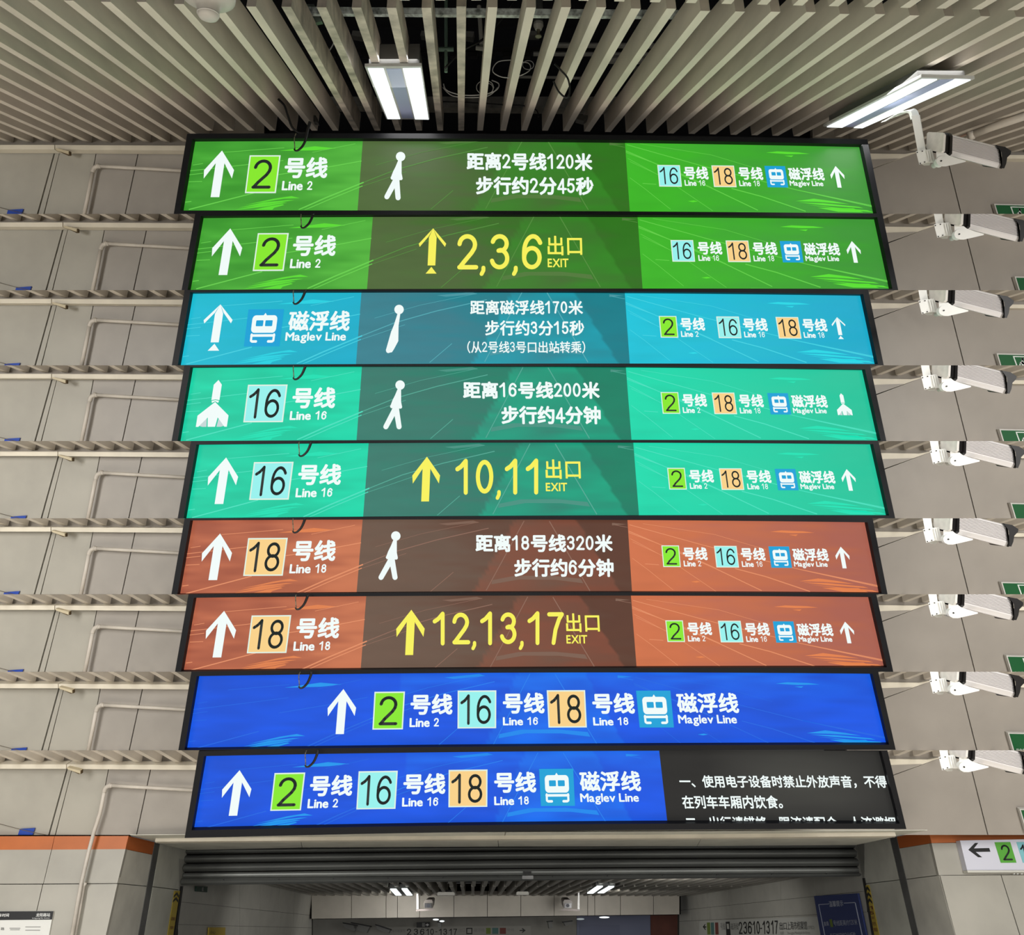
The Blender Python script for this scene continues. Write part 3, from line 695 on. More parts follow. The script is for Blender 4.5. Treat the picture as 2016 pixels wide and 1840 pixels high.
def canon(x, y):
    """pixel on the topmost sign -> its (u, v)"""
    v = .5; u = .5
    for _ in range(8):
        a = S1.F(0, v)[0]; b = S1.F(1, v)[0]; u = (x-a)/(b-a); t = S1.F(u, 0)[1]; d = S1.F(u, 1)[1]; v = (y-t)/(d-t)
    return u, v
LABELS = ['topmost LED sign, green, for Line 2 at 120 metres with walking figure', 'green LED sign showing exits 2,3,6 in yellow', 'turquoise LED sign for the maglev line at 170 metres',
          'teal LED sign for Line 16 at 200 metres with rocket-shaped arrows', 'teal LED sign showing exits 10,11 in yellow', 'brown LED sign for Line 18 at 320 metres with walking figure',
          'brown LED sign showing exits 12,13,17 in yellow', 'all-blue LED sign with four lines in a centred row', 'lowest LED sign, blue on the left and black notice on the right']
def mixc(a, b, t): return [a[k]*(1-t)+b[k]*t for k in range(3)]
roots = []; signs = []
for i in range(9):
    S = Sign(i); p = PAL[S.pal]; c = cl(i)
    root = empty('display_sign', at((S.BL.x+S.BR.x)/2, S.BL.y, YS+.05), LABELS[i], 'sign', 'stack of LED direction signs')
    roots.append(root); signs.append(S)
    # casing: ring of four bars following the screen's edge
    n = 24
    inn = [S.F(k/n, 0) for k in range(n+1)]+[S.F(1-k/n, 1) for k in range(n+1)]
    tt = 10 if i in (0, 7, 8) else 8; bt = 14 if i == 8 else 10
    out = []
    for k in range(n+1):
        u = k/n; x, y = S.F(u, 0); out.append((x+(-10.5*(1-u)+10*u if k in (0, n) else 0), y-tt))
    for k in range(n+1):
        u = 1-k/n; x, y = S.F(u, 1); out.append((x+(-13.5*(1-u)+13*u if k in (0, n) else 0), y+(bt if i < 8 else 15*(1-u)+10.5*u)))
    m_ = len(inn); V = []; F = []
    for (Y) in (YS-.035, YS+.1):
        V += [at(x, y, YS)*1.0-Vector((0, YS-Y, 0)) if False else at(x, y, Y) for x, y in inn]
        V += [at(x, y, Y) for x, y in out]
    # keep the ring true: the back follows straight behind the front
    V = [at(x, y, YS-.035) for x, y in inn]+[at(x, y, YS-.035) for x, y in out]
    V = V+[v+Vector((0, .13, 0)) for v in V]
    for k in range(m_):
        j = (k+1) % m_
        F += [[k, j, m_+j, m_+k], [2*m_+j, 2*m_+k, 3*m_+k, 3*m_+j], [k, 2*m_+k, 2*m_+j, j], [m_+k, m_+j, 3*m_+j, 3*m_+k]]
    make('frame', (V, F), BLACK, root, (max(c[0], 0) if i else None, c[1]))
    bk = [S.F(0, 0), S.F(.5, 0), S.F(1, 0), S.F(1, 1), S.F(.5, 1), S.F(0, 1)]
    make('back_cover', slab(bk, yplane(YS+.06), .03), BLACK, root, (c[0] if i else None, c[1]))
    # screen grids
    if i == 8: segs = [(0, .672, 'W'), (.672, 1, 'K')]
    elif i == 7: segs = [(0, 1, 'W')]
    else: segs = [(0, .2545, 'L'), (.2545, .6455, 'C'), (.6455, 1, 'R')]
    V = []; F = []; C = []
    NY = 18
    for (u0, u1, kd) in segs:
        nx = int((u1-u0)*230); k0 = len(V)
        for a in range(nx+1):
            for b in range(NY+1):
                u = u0+(u1-u0)*a/nx; v = b/NY; x, y = S.F(u, v); V.append(at(x, y, YS)); s = (u-u0)/(u1-u0)
                nz = noise.noise(Vector((u*9, v*2.2, 3.1+(0 if S.pal != 'blue' else 5))))*.5+noise.noise(Vector((u*18, v*14, 7.7)))*.5
                if kd == 'L': col = mixc(p[0], p[1], min(1, max(0, .75*s+.45*v*s+nz)))
                elif kd == 'C':
                    col = mixc(p[2], p[3], min(1, max(0, (s-.12)*1.15+nz*.8-.25*v+.1)))
                    # train silhouette lighter area
                    if abs(u-.525) < .045+.06*v: col = mixc(col, p[0], max(0, .34+.3*nz))
                elif kd == 'R': col = mixc(p[4], p[5], min(1, max(0, s*1.2-.2+nz)))
                elif kd == 'W':
                    col = mixc(p[0], p[1], min(1, max(0, .5+nz)))
                    if abs(u-.525) < .05+.05*v: col = mixc(col, (14, 118, 236), .45+.5*nz)
                    if u > .3 and v < .45: col = mixc(col, (16, 116, 232), max(0, .3+.9*nz)*(1-v/.45))
                else: g = 10+58*max(0, 1-((s-.62)/.42)**2)*max(0, 1-((v-.42)/.6)**2); col = (26+g*.5+0, 26+g*.5, 26+g*.44)
                f = 1+.10*nz
                C.append([lin(max(0, min(255, q*f))) for q in col])
        for a in range(nx):
            for b in range(NY):
                k = k0+a*(NY+1)+b; F.append([k, k+NY+1, k+NY+2, k+1])
    o = make('screen', (V, F), M_SCREEN, root)
    at_ = o.data.color_attributes.new('col', 'FLOAT_COLOR', 'POINT')
    for k, cc_ in enumerate(C): at_.data[k].color = (cc_[0], cc_[1], cc_[2], 1)
    # light streaks of the screen graphic
    for kd, ms in (('L', mixc(p[1], p[6], .8)), ('C', p[8]), ('R', mixc(p[4], p[6], .75))):
        if i == 8 and kd == 'R': continue
        if i >= 7 and kd != 'C': ms = mixc(p[0], p[6], .55)
        V = []; F = []
        for pts, wd in STREAKS[kd]:
            q = []
            for (a, b), (a2, b2) in zip(pts[:-1], pts[1:]):
                for t in range(4): q.append((a+(a2-a)*t/4, b+(b2-b)*t/4))
            q.append(pts[-1]); v, f = stroke(q, wd*(1 if i < 7 else .8), False)
            k = len(V); V += v; F += [[j+k for j in g] for g in f]
        W3 = []
        for x, y in V:
            u, v = canon(x, y); v = min(.995, max(.005, v)); X, Y_ = S.F(u, v); W3.append(at(X, Y_, YS)-Vector((0, .0015, 0)))
        make('light_streak', (W3, F), mat('streak %s %s' % (S.pal, kd if i < 7 else kd+'b'), ms, emit=1.0), root)['kind'] = 'stuff'
        V = []; F = []
        for g in GLINT[kd]:
            k = len(V)
            for x, y in g:
                u, v = canon(x, y); v = min(.995, max(.005, v)); X, Y_ = S.F(u, v); V.append(at(X, Y_, YS)-Vector((0, .001, 0)))
            F.append(list(range(k, k+len(g))))
        gm = {'L': mixc(p[1], p[7], .75), 'C': mixc(p[2], p[8], .5) if i < 7 else (20, 136, 236), 'R': mixc(p[4], p[7], .8)}[kd]
        if i >= 7 and kd != 'C': gm = (24, 150, 236)
        make('light_glint', (V, F), mat('glint %s %s' % (S.pal, kd), gm, emit=1.0), root)['kind'] = 'stuff'

def haoxian(S, r, cx, cy, w, h): text(S, r, '号线', cx, cy, w, h, bold=.035)
def row(S, r, items, cy, cx0):
    for kd, cx in items:
        y = cy+(cx-cx0)*.008
        if kd in ('2', '16', '18'): badge(S, r, kd, cx, y, 34.5 if kd == '2' else 44.5, 42.5)
        elif kd == 'T': badge(S, r, 'T', cx, y, 40.5, 42)
        elif kd == 'H': text(S, r, '号线', cx, y-5.6, 48, 25.5, bold=.035)
        elif kd == 'M': text(S, r, '磁浮线', cx, y-5.3, 70, 25, bold=.035)
        elif kd == 'ML': text(S, r, 'Maglev Line', cx, y+14.6, 66, 13.5, bold=.03)
        elif kd[0] == 'L': text(S, r, 'Line '+kd[1:], cx, y+14, 34.5 if kd == 'L2' else 40.5, 11.6, bold=.03, dw=.13)
        elif kd == 'A': solid_arrow(S, r, cx, y-.3, 27.5, 42.5)
        elif kd == 'A2': thin_arrow(S, r, cx, y, 27, 43)
        elif kd == 'A3': rocket(S, r, cx, y, 29, 43)
def left_block(S, r, n, acx, bcx, hcx, lcx, cy, kind='A'):
    if kind == 'A': solid_arrow(S, r, acx, cy, 59, 91.5)
    badge(S, r, n, bcx, cy+.3, 61 if n == '2' else 78, 74.5)
    text(S, r, '号线', hcx, cy-12.2, 85, 41.5, bold=.035)
    text(S, r, 'Line '+n, lcx, cy+23.2, 60 if n == '2' else 72, 18.6, bold=.03, dw=.16)
# 1
S, r = signs[0], roots[0]
left_block(S, r, '2', 431, 517.7, 603.6, 586, 343)
walker(S, r, 789, 309, ((762, 388), (784, 390)))
text(S, r, '距离2号线120米', 1042.3, 319, 247.4, 35); text(S, r, '步行约2分45秒', 1052.7, 366.5, 231.5, 36)
row(S, r, [('16', 1318), ('H', 1369.7), ('L16', 1367.5), ('18', 1425), ('H', 1477), ('L18', 1474.7), ('T', 1528), ('M', 1586.4), ('ML', 1587), ('A', 1648)], 346.5, 1318)
# 2
S, r = signs[1], roots[1]
left_block(S, r, '2', 447, 533.4, 620, 602, 496)
thin_arrow(S, r, 851, 494.5, 54, 89, YL); text(S, r, '2,3,6', 984, 496, 167, 69.5, YL, 0, .125, True)
text(S, r, '出口', 1111.8, 484, 68, 38.5, YL, .015); text(S, r, 'EXIT', 1098.6, 518, 41, 17, YL, .02)
row(S, r, [('16', 1344), ('H', 1396.8), ('L16', 1394.6), ('18', 1453), ('H', 1505), ('L18', 1503), ('T', 1558), ('M', 1617), ('ML', 1618), ('A', 1680)], 494, 1344)
# 3
S, r = signs[2], roots[2]
thin_arrow(S, r, 428, 645, 57, 91); badge(S, r, 'T', 520, 645.4, 70, 73)
text(S, r, '磁浮线', 629.3, 632, 121, 40, bold=.03); text(S, r, 'Maglev Line', 622, 665, 119, 22, bold=.025)
walker(S, r, 786, 609.5, (), True)
text(S, r, '距离磁浮线170米', 1036.5, 605.5, 222, 28.5, bold=.025); text(S, r, '步行约3分15秒', 1052.5, 646, 195, 30, bold=.025)
text(S, r, '（从2号线3号口出站转乘）', 1036, 683.5, 232, 24, bold=.015, dw=.12)
row(S, r, [('2', 1316), ('H', 1363), ('L2', 1357.5), ('16', 1434.6), ('H', 1486), ('L16', 1484.6), ('18', 1552), ('H', 1603), ('L18', 1601.7), ('A2', 1651)], 643.4, 1316)
# 4
S, r = signs[3], roots[3]
rocket(S, r, 424, 794, 61, 92); badge(S, r, '16', 523, 794, 78, 74)
text(S, r, '号线', 619, 783, 85, 41.5); text(S, r, 'Line 16', 607.5, 817.7, 72, 18, bold=.03, dw=.16)
walker(S, r, 788, 758, ((760, 840), (786, 840)))
text(S, r, '距离16号线200米', 1046, 768, 269, 34); text(S, r, '步行约4分钟', 1084.7, 817, 195.5, 36)
row(S, r, [('2', 1319.7), ('H', 1366.7), ('L2', 1361), ('18', 1425.8), ('H', 1478), ('L18', 1476), ('T', 1533.8), ('M', 1592.5), ('ML', 1593.6), ('A3', 1659)], 793, 1319)
# 5
S, r = signs[4], roots[4]
left_block(S, r, '16', 439, 534.6, 630.4, 619, 946)
solid_arrow(S, r, 839, 942.7, 54.6, 88, YL, .28); text(S, r, '10,11', 978, 938, 163, 66.5, YL, 0, .135, True)
text(S, r, '出口', 1108.3, 923.3, 69, 38.5, YL, .015); text(S, r, 'EXIT', 1095.4, 958.3, 42, 16.5, YL, .02)
row(S, r, [('2', 1332.6), ('H', 1380.3), ('L2', 1374.8), ('18', 1440), ('H', 1493), ('L18', 1490.8), ('T', 1548.4), ('M', 1607.5), ('ML', 1608.3), ('A', 1670)], 942, 1332)
# 6
S, r = signs[5], roots[5]
left_block(S, r, '18', 427, 523, 619.6, 607, 1095.5)
walker(S, r, 779.6, 1054.6, ((750.5, 1136), (778, 1136)))
text(S, r, '距离18号线320米', 1071, 1068.7, 270, 35); text(S, r, '步行约6分钟', 1110, 1117, 195.5, 36)
row(S, r, [('2', 1321), ('H', 1368), ('L2', 1362.7), ('16', 1430), ('H', 1481.6), ('L16', 1480), ('T', 1535.6), ('M', 1594.7), ('ML', 1595.4), ('A', 1658)], 1094.5, 1321)
# 7
S, r = signs[6], roots[6]
left_block(S, r, '18', 435, 530, 626.8, 614.6, 1247.5)
solid_arrow(S, r, 808, 1244, 56, 89, YL, .28); text(S, r, '12,13,17', 981, 1236, 258, 62.5, YL, 0, .135, True)
text(S, r, '出口', 1147, 1225, 66, 37, YL, .015); text(S, r, 'EXIT', 1135.4, 1257.5, 41, 16.5, YL, .02)
row(S, r, [('2', 1329), ('H', 1376.6), ('L2', 1371), ('16', 1438.3), ('H', 1490), ('L16', 1488.6), ('T', 1544.8), ('M', 1603.5), ('ML', 1604.6), ('A', 1667)], 1241.8, 1329)
# 8
S, r = signs[7], roots[7]
solid_arrow(S, r, 673, 1399.6, 56, 88.5); badge(S, r, '2', 765.4, 1398, 60, 74.5); text(S, r, '号线', 850, 1385.3, 83, 41); text(S, r, 'Line 2', 835.7, 1421, 58, 18, bold=.03, dw=.16)
badge(S, r, '16', 939, 1395.7, 76, 74.5); text(S, r, '号线', 1031, 1383, 82, 41); text(S, r, 'Line 16', 1024.6, 1418.4, 69, 16.5, bold=.03, dw=.16)
badge(S, r, '18', 1115.8, 1394.6, 75.5, 73.5); text(S, r, '号线', 1207.4, 1383.5, 83, 41); text(S, r, 'Line 18', 1202, 1418.7, 69, 16.5, bold=.03, dw=.16)
badge(S, r, 'T', 1289.3, 1395, 67.5, 72.5); text(S, r, '磁浮线', 1392.4, 1382.7, 121, 40, bold=.03); text(S, r, 'Maglev Line', 1392.4, 1417, 115, 22, bold=.025)
# 9
S, r = signs[8], roots[8]
solid_arrow(S, r, 466, 1559.5, 57.5, 89.5); badge(S, r, '2', 566.8, 1557.5, 60.5, 74.5); text(S, r, '号线', 653, 1545, 84, 41.5); text(S, r, 'Line 2', 636.4, 1580, 60, 18.5, bold=.03, dw=.16)
badge(S, r, '16', 742.5, 1554.3, 77, 75); text(S, r, '号线', 836, 1541.5, 83, 41); text(S, r, 'Line 16', 827.5, 1577, 71, 18, bold=.03, dw=.16)
badge(S, r, '18', 921.4, 1551, 76.5, 73.5); text(S, r, '号线', 1014.3, 1538.5, 82.5, 41); text(S, r, 'Line 18', 1007, 1574.6, 68, 17.5, bold=.03, dw=.16)
badge(S, r, 'T', 1096.6, 1549, 67, 73); text(S, r, '磁浮线', 1201, 1536.5, 120, 40, bold=.03); text(S, r, 'Maglev Line', 1199.8, 1571.2, 115, 22, bold=.025)
text(S, r, '一、使用电子设备时禁止外放声音，不得', 1540.5, 1537.3, 407, 25, bold=.022)
text(S, r, '在列车车厢内饮食。', 1441, 1577.3, 197, 26, bold=.022)
text(S, r, '二、出行请错峰、限流请配合、人流避拥', 1556, 1618.5, 413, 26, bold=.022, flat_clip=.53)

# hanging cable hooks in front of every sign
for i in range(9):
    o = COFF[i]; c = cl(i)
    k = empty('cable_hook', at(590+o[0], 280+o[1], YS-.08), 'black cable loop hanging over the top of the %s' % NAMES[i], 'cable', 'cable loops over the signs')
    Yh = YS-.07
    def h3(pts, d=0): return bez([at(x+o[0], y+o[1], Yh+d) for x, y in pts], 5)
    pts = [(606, 252), (605, 262), (602, 274), (596, 287), (588, 295), (582, 296.5), (579, 293)] if i else [(610, 240), (606, 256), (602, 274), (596, 287), (588, 295), (582, 296.5), (579, 293)]
    make('black_cable', tube(h3(pts), .0085, 8, .004), CB, k, c, True)
    make('braided_lead', tube(h3([(583, 262), (579.5, 272), (580, 284), (580.5, 293)]), .0026, 6), mat('braid', (120, 116, 96), .6, var=.6, scale=90), k, c, True)
    if i == 0:
        make('cable_run', tube(h3([(548, 195), (560, 208), (566, 225), (573, 246), (580, 256), (590, 262), (604, 262)], .05), .006, 8), CB, k, None, True)

# ================================================================== lower part: shutter, jambs, corridor (their own upright frame)
d9 = Vector(((930-1008)/FPX, 1, -(1834-920)/FPX)).normalized()
u9 = Vector((0, .506, .863)); u9 = (u9-d9*u9.dot(d9)).normalized(); x9 = d9.cross(u9).normalized()
KL = at(253, 1645, YW); KR0 = at(1828, 1635, YW)
FW = plane_through(d9, KL)
KR = hit(1828, 1635, FW)
PL = plane_through(x9, KL); PR = plane_through(x9, KR)
def on(px, pl, th=.03): return slab(px, pl, th)
LW = empty('wall_left', hit(130, 1740, FW), 'lower left wall with orange band and white enamel panels', None, None, 'structure')
make('panel', on([(-420, 1646), (107, 1645.5), (101.5, 1672), (-420, 1673.5)], FW), ORANGE, LW)
make('panel', on([(107.8, 1645.5), (252, 1645), (247, 1671), (102.4, 1672)], FW), ORANGE, LW)
make('panel', on([(-420, 1673.5), (101, 1672), (84.8, 1739), (-420, 1740.6)], FW), WALL, LW)
make('panel', on([(102.3, 1672), (247, 1671), (231, 1738), (86, 1739)], FW), WALL, LW)
make('panel', on([(-420, 1741.6), (83.4, 1740.6), (60, 1842), (48, 1900), (-420, 1900)], FW), WALL, LW)
make('panel', on([(85, 1740.6), (231, 1739.4), (208, 1842), (194, 1900), (49.6, 1900), (61.6, 1842)], FW), WALL, LW)
make('backing', on([(-420, 1641), (255, 1641), (228, 1738), (192, 1900), (-420, 1900)], plane_through(d9, KL+d9*.035), .03), JOINT, LW)
RJ = empty('trim_1', hit(280, 1740, PL), 'grey left reveal of the shutter opening with orange top band', None, None, 'structure')
make('panel', on([(253, 1645), (304.5, 1657.5), (299.6, 1681.5), (247.6, 1671)], PL), mat('orange band reveal', (186, 98, 44), .5), RJ)  # orange of the reveals, a touch redder than the front band
make('panel', on([(247.4, 1671.6), (299.4, 1682.2), (288.9, 1743.4), (232, 1738)], PL), GREYP, RJ)
make('panel', on([(231.4, 1739.4), (288.5, 1744.8), (272.5, 1840), (262, 1900), (195, 1900), (209, 1840)], PL), GREYP, RJ)
make('guide_channel', on([(305.3, 1658), (314.5, 1660.7), (283.7, 1840), (274, 1900), (262, 1900), (272.8, 1840)], plane_through(x9, KL+x9*.004), .01), STEEL, RJ)
make('panel', on([(315.2, 1661), (369.4, 1671.6), (356.6, 1751), (301.8, 1744.4)], PL), JAMB, RJ)
make('panel', on([(301.4, 1745.8), (356.4, 1752.4), (341.5, 1840), (332, 1900), (274.8, 1900), (284.5, 1840)], PL), JAMB, RJ)
make('backing', on([(255, 1646.5), (372, 1674), (340, 1900), (197, 1900), (211, 1840), (233, 1739)], plane_through(x9, KL-x9*.04), .02), JOINT, RJ)
make('guide_rail', on([(357.5, 1744), (361, 1744), (348, 1840), (344, 1840)], plane_through(x9, KL+x9*.01), .03), RUBBER, RJ)
RW = empty('wall_right', hit(1920, 1740, FW), 'lower right wall with orange band and white enamel panels', None, None, 'structure')
make('panel', on([(1828.5, 1635), (2600, 1631), (2600, 1650), (1892, 1657.8), (1834, 1659)], FW), ORANGE, RW)
make('panel', on([(1834, 1659.4), (2600, 1651), (2600, 1720.5), (1970, 1721), (1848.5, 1722.3)], FW), WALL, RW)
make('panel', on([(1851.3, 1723.2), (1970, 1722.2), (2007, 1840), (2026, 1900), (1897, 1900), (1881.5, 1840)], FW), WALL, RW)
make('panel', on([(1971.6, 1722.2), (2600, 1721.6), (2600, 1900), (2028, 1900), (2009, 1840)], FW), WALL, RW)
make('backing', on([(1828, 1630), (2600, 1628), (2600, 1900), (1892, 1900)], plane_through(d9, KL+d9*.035), .03), JOINT, RW)
RK = empty('trim_2', hit(1800, 1740, PR), 'grey right reveal of the shutter opening with orange top band', None, None, 'structure')
make('panel', on([(1765.6, 1646.5), (1828, 1635), (1833.5, 1659), (1770.5, 1669.5)], PR), MATS['orange band reveal'], RK)
make('panel', on([(1770.8, 1670), (1833.8, 1659.6), (1848, 1721.6), (1784.4, 1729.8)], PR), GREYP, RK)
make('panel', on([(1784.8, 1731), (1848.5, 1723), (1880, 1840), (1895, 1900), (1822, 1900), (1808.5, 1840)], PR), GREYP, RK)
make('guide_channel', on([(1752, 1649), (1764.5, 1647), (1808, 1840), (1821, 1900), (1808, 1900), (1796, 1840)], plane_through(x9, KR-x9*.004), .01), STEEL, RK)
make('panel', on([(1684, 1662), (1751.5, 1650), (1770, 1731), (1700.5, 1739)], PR), JAMB, RK)
make('panel', on([(1700.8, 1740.3), (1770.4, 1732.2), (1795.5, 1840), (1808, 1900), (1731, 1900), (1719, 1840)], PR), JAMB, RK)
make('backing', on([(1680, 1662), (1826, 1636.5), (1848, 1723), (1879, 1840), (1893, 1900), (1728, 1900)], plane_through(x9, KR+x9*.04), .02), JOINT, RK)
make('guide_rail', on([(1697.5, 1728), (1700.5, 1728), (1720, 1840), (1716, 1840)], plane_through(x9, KR-x9*.01), .03), RUBBER, RK)
# soffit
K2 = hit(307, 1657.5, PL); SOF = plane_through(u9, KL)
SF = empty('ceiling', hit(1008, 1655, SOF), 'cream soffit of the shutter opening under the lowest sign', None, None, 'structure')
def sof(px, dz=0, th=.003): return slab(px, plane_through(u9, KL+u9*dz), th)
make('panel', sof([(256, 1643.5), (700, 1640), (994, 1638.5), (992, 1651.2), (700, 1653.5), (309, 1656.8)]), JAMB, SF)
make('panel', sof([(996, 1638.5), (1350, 1637), (1826, 1634), (1763, 1645.5), (1350, 1649.6), (994, 1651.2)]), JAMB, SF)
make('trim_rail', sof([(305, 1656.4), (700, 1653.2), (1000, 1651.2), (1350, 1649.2), (1764, 1645), (1762, 1647.8), (1350, 1651.8), (1000, 1653.8), (700, 1656), (307, 1659.2)], -.02, .05), TRIM, SF)
make('panel', sof([(311, 1659.6), (592, 1656), (594, 1668), (369, 1673)]), JAMB, SF)
make('panel', sof([(593, 1656), (980, 1653), (981, 1666), (595, 1668)]), JAMB, SF)
make('panel', sof([(981, 1653), (1380, 1651), (1372, 1665), (982, 1666)]), JAMB, SF)
make('panel', sof([(1381, 1651), (1762, 1647), (1684, 1663), (1373, 1665)]), JAMB, SF)
# wall strip between seam line and soffit (face above the opening)
LN = empty('wall_back', at(1008, 1640, YW), 'beige lintel face behind the lowest sign', None, None, 'structure')
make('panel', slab([(420, 1560), (1720, 1560), (1720, 1633), (1008, 1636.5), (420, 1641)], yplane(YW-.004), .03), WALLB, LN)
# rolling shutter
SHP = plane_through(d9, hit(369, 1671, PL))
sh = empty('rolling_shutter', hit(1008, 1735, SHP), 'half-raised grey steel rolling shutter under the lowest sign', 'shutter')
rows = [((1669, 1665, 1661), (1682, 1674.5, 1670)), ((1682, 1674.5, 1670), (1699, 1691.5, 1688)), ((1699, 1691.5, 1688), (1717, 1709.5, 1706))]
def lx(y): return 369-(y-1671)*.165
def rx(y): return 1683+(y-1662)*.27
def shrow(a, b, bulge, n=8):
    V = []; F = []
    for q in range(n+1):
        t = q/n; l = a[0]+(b[0]-a[0])*t; m = a[1]+(b[1]-a[1])*t; rr = a[2]+(b[2]-a[2])*t
        for k in range(7):
            s = k/6; x = lx(l)*(1-s)+rx(rr)*s; y = l*(1-s)*(1-2*s)+m*4*s*(1-s)+rr*s*(2*s-1)
            V.append(hit(x, y, SHP)-d9*bulge*math.sin(math.pi*t)**.7)
    for q in range(n):
        for k in range(6): j = q*7+k; F.append([j, j+1, j+8, j+7])
    N = len(V); V += [v+d9*.02 for v in V]; F += [[i_+N for i_ in reversed(f)] for f in F[:]]
    return V, F
for a, b in rows:
    b2 = tuple(y-1.2 for y in b); make('shutter_slat', shrow(tuple(y+.8 for y in a), b2, .035), SHUT, sh)
make('bottom_panel', shrow((1718, 1710.5, 1707), (1727, 1722, 1717), .006, 3), SHUT, sh)
make('bottom_rail', shrow((1727.5, 1722.8, 1717.6), (1742, 1733, 1724), .03, 4), SHUT, sh)
make('backing', shrow((1665, 1660, 1656), (1740, 1731, 1722), -.03, 2), JOINT, sh)
make('lock_box', slab([(1030, 1714.5), (1046, 1714.5), (1046, 1719), (1030, 1719)], plane_through(d9, hit(369, 1671, PL)-d9*.03), .03), RUBBER, sh)
make('lock_plate', slab([(1028, 1723), (1050, 1723), (1050, 1730), (1028, 1730)], plane_through(d9, hit(369, 1671, PL)-d9*.04), .02), STEEL, sh)
for q in range(12):
    x = 440+q*108; y = 1731.5-(x-440)*.0105
    make('rivet', slab(ellipse(x, y, 1.1, 8), plane_through(d9, hit(369, 1671, PL)-d9*.034), .01), RUBBER, sh)
# chevron warning strips
def strip_sign(name, quad, pl, label, chev, txt, tq):
    e = empty(name, hit(quad[0][0], quad[0][1]+30, pl), label, 'warning strip')
    make('strip', slab(quad, pl, .004), mat('warning yellow', (196, 172, 66), .5), e)
    A, B, C, D = [Vector(q) for q in quad]
    def Q(u, v): p_ = (A*(1-u)+B*u)*(1-v)+(D*(1-u)+C*u)*v; return (p_.x, p_.y)
    n = pl[0] if pl[0].dot(ray(*quad[0])) > 0 else -pl[0]
    pl2 = (n, pl[1]*(1 if n == pl[0] else -1)-.003)
    for v in chev:
        hgt = .07
        make('chevron', slab([Q(.5, v), Q(.95, v+hgt), Q(.95, v+hgt*1.75), Q(.5, v+hgt*.8), Q(.05, v+hgt*1.75), Q(.05, v+hgt)], pl2, .002), RUBBER, e)
    for ch, v in zip(txt, tq):
        make('lettering', text_vf(ch, [Q(.2, v), Q(.85, v), Q(.85, v+.07), Q(.2, v+.07)], pl2, .001, 0, .15), mat('warning red', (120, 52, 40), .5), e)
strip_sign('chevron_strip', [(344, 1753), (354.5, 1753.5), (341, 1840), (330, 1840)], plane_through(x9, KL+x9*.006), 'yellow and black chevron strip on the left jamb below the shutter', (.03, .14), '国禁', (.6, .8))
strip_sign('chevron_strip', [(1701.5, 1742.5), (1710.5, 1741.5), (1731, 1840), (1718, 1840)], plane_through(x9, KR-x9*.006), 'yellow and black chevron strip on the right jamb beside the blue notice', (.02, .14, .26), '15米范围内', (.42, .52, .62, .74, .86))
# left timetable board
tb = empty('timetable_board', hit(50, 1820, FW), 'white timetable board with black header low on the left wall', 'notice board')
def fw(lift): return plane_through(d9, KL-d9*lift)
make('board', slab([(-40, 1793), (105, 1792.8), (96, 1842), (-40, 1842)], fw(.012), .01), mat('board white', (216, 216, 210), .5), tb)
make('header', slab([(-40, 1793.4), (105, 1793), (102, 1809.6), (-40, 1811)], fw(.015), .003), mat('header black', (24, 24, 26), .5), tb)
make('lettering', text_vf('龙阳路站', [(72, 1797), (99.5, 1796.8), (98.5, 1803.8), (70.5, 1804)], fw(.016), .001, .012, .12), mat('print white', (225, 225, 222), .5), tb)
make('lettering', text_vf('Longyang Rd. Station', [(64, 1805.4), (98.4, 1805.2), (97.8, 1808.4), (63.4, 1808.6)], fw(.016), .001, 0, .12), MATS['print white'], tb)
make('lettering', text_vf('车时间', [(-2, 1797.8), (18.5, 1797.6), (17.5, 1804.2), (-3, 1804.4)], fw(.016), .001, .012, .12), MATS['print white'], tb)
GT = mat('print grey', (130, 130, 126), .6)
make('lettering', text_vf('路', [(2, 1825), (9, 1825), (8.4, 1830.5), (1.4, 1830.5)], fw(.013), .001, 0, .12), mat('print dark', (50, 50, 50), .6), tb)
for (x0, x1, y) in ((19, 40, 1826), (20, 39, 1829), (50, 80, 1823.5), (50, 79, 1830)):
    make('text_line', slab([(x0, y), (x1, y), (x1-.4, y+1.4), (x0-.4, y+1.4)], fw(.013), .001), GT, tb)
# second thin pipe
tag(make('thin_pipe', tube([hit(169, 1737, fw(.04)), hit(165, 1744, fw(.03)), hit(157, 1790, fw(.03)), hit(147, 1845, fw(.03))], .009, 10), PVC, None, None, True),
    'thin white pipe beside the long pipe on the lower left wall', 'pipe')
# right direction sign
ds = empty('direction_sign', hit(1960, 1690, FW), 'white wall sign with black arrow and green 2 at the right edge', 'sign')
make('board', slab([(1890, 1654), (2080, 1650.5), (2092, 1712), (1904, 1712.5)], fw(.05), .05), mat('sign white', (204, 204, 214), .45), ds)
make('lower_edge', slab([(1904.2, 1712.9), (2092, 1712.4), (2093, 1716.5), (1905.5, 1717)], fw(.055), .05), mat('sign edge', (200, 198, 188), .45), ds)
make('arrow', slab([(1906.6, 1672.4), (1919.5, 1659), (1926, 1658.8), (1917.5, 1669.5), (1947.5, 1668.8), (1950, 1676), (1921, 1676.6), (1933.5, 1687), (1926, 1687)], fw(.052), .002), mat('print black', (28, 28, 28), .5), ds)
g = make('line_badge', slab([(1958, 1657.5), (1989, 1657), (2001.4, 1697.7), (1970.4, 1698)], fw(.052), .002), mat('print green', (84, 158, 54), .5), ds)
make('numeral', text_vf('2', [(1968.5, 1662.5), (1986, 1662.3), (1994.5, 1693), (1975.5, 1693.3)], fw(.053), .001, 0, .11, True), MATS['print black'], g)
g = make('line_badge', slab([(2001, 1657), (2040, 1656.8), (2052, 1698), (2014, 1698)], fw(.052), .002), mat('print aqua', (124, 184, 190), .5), ds)
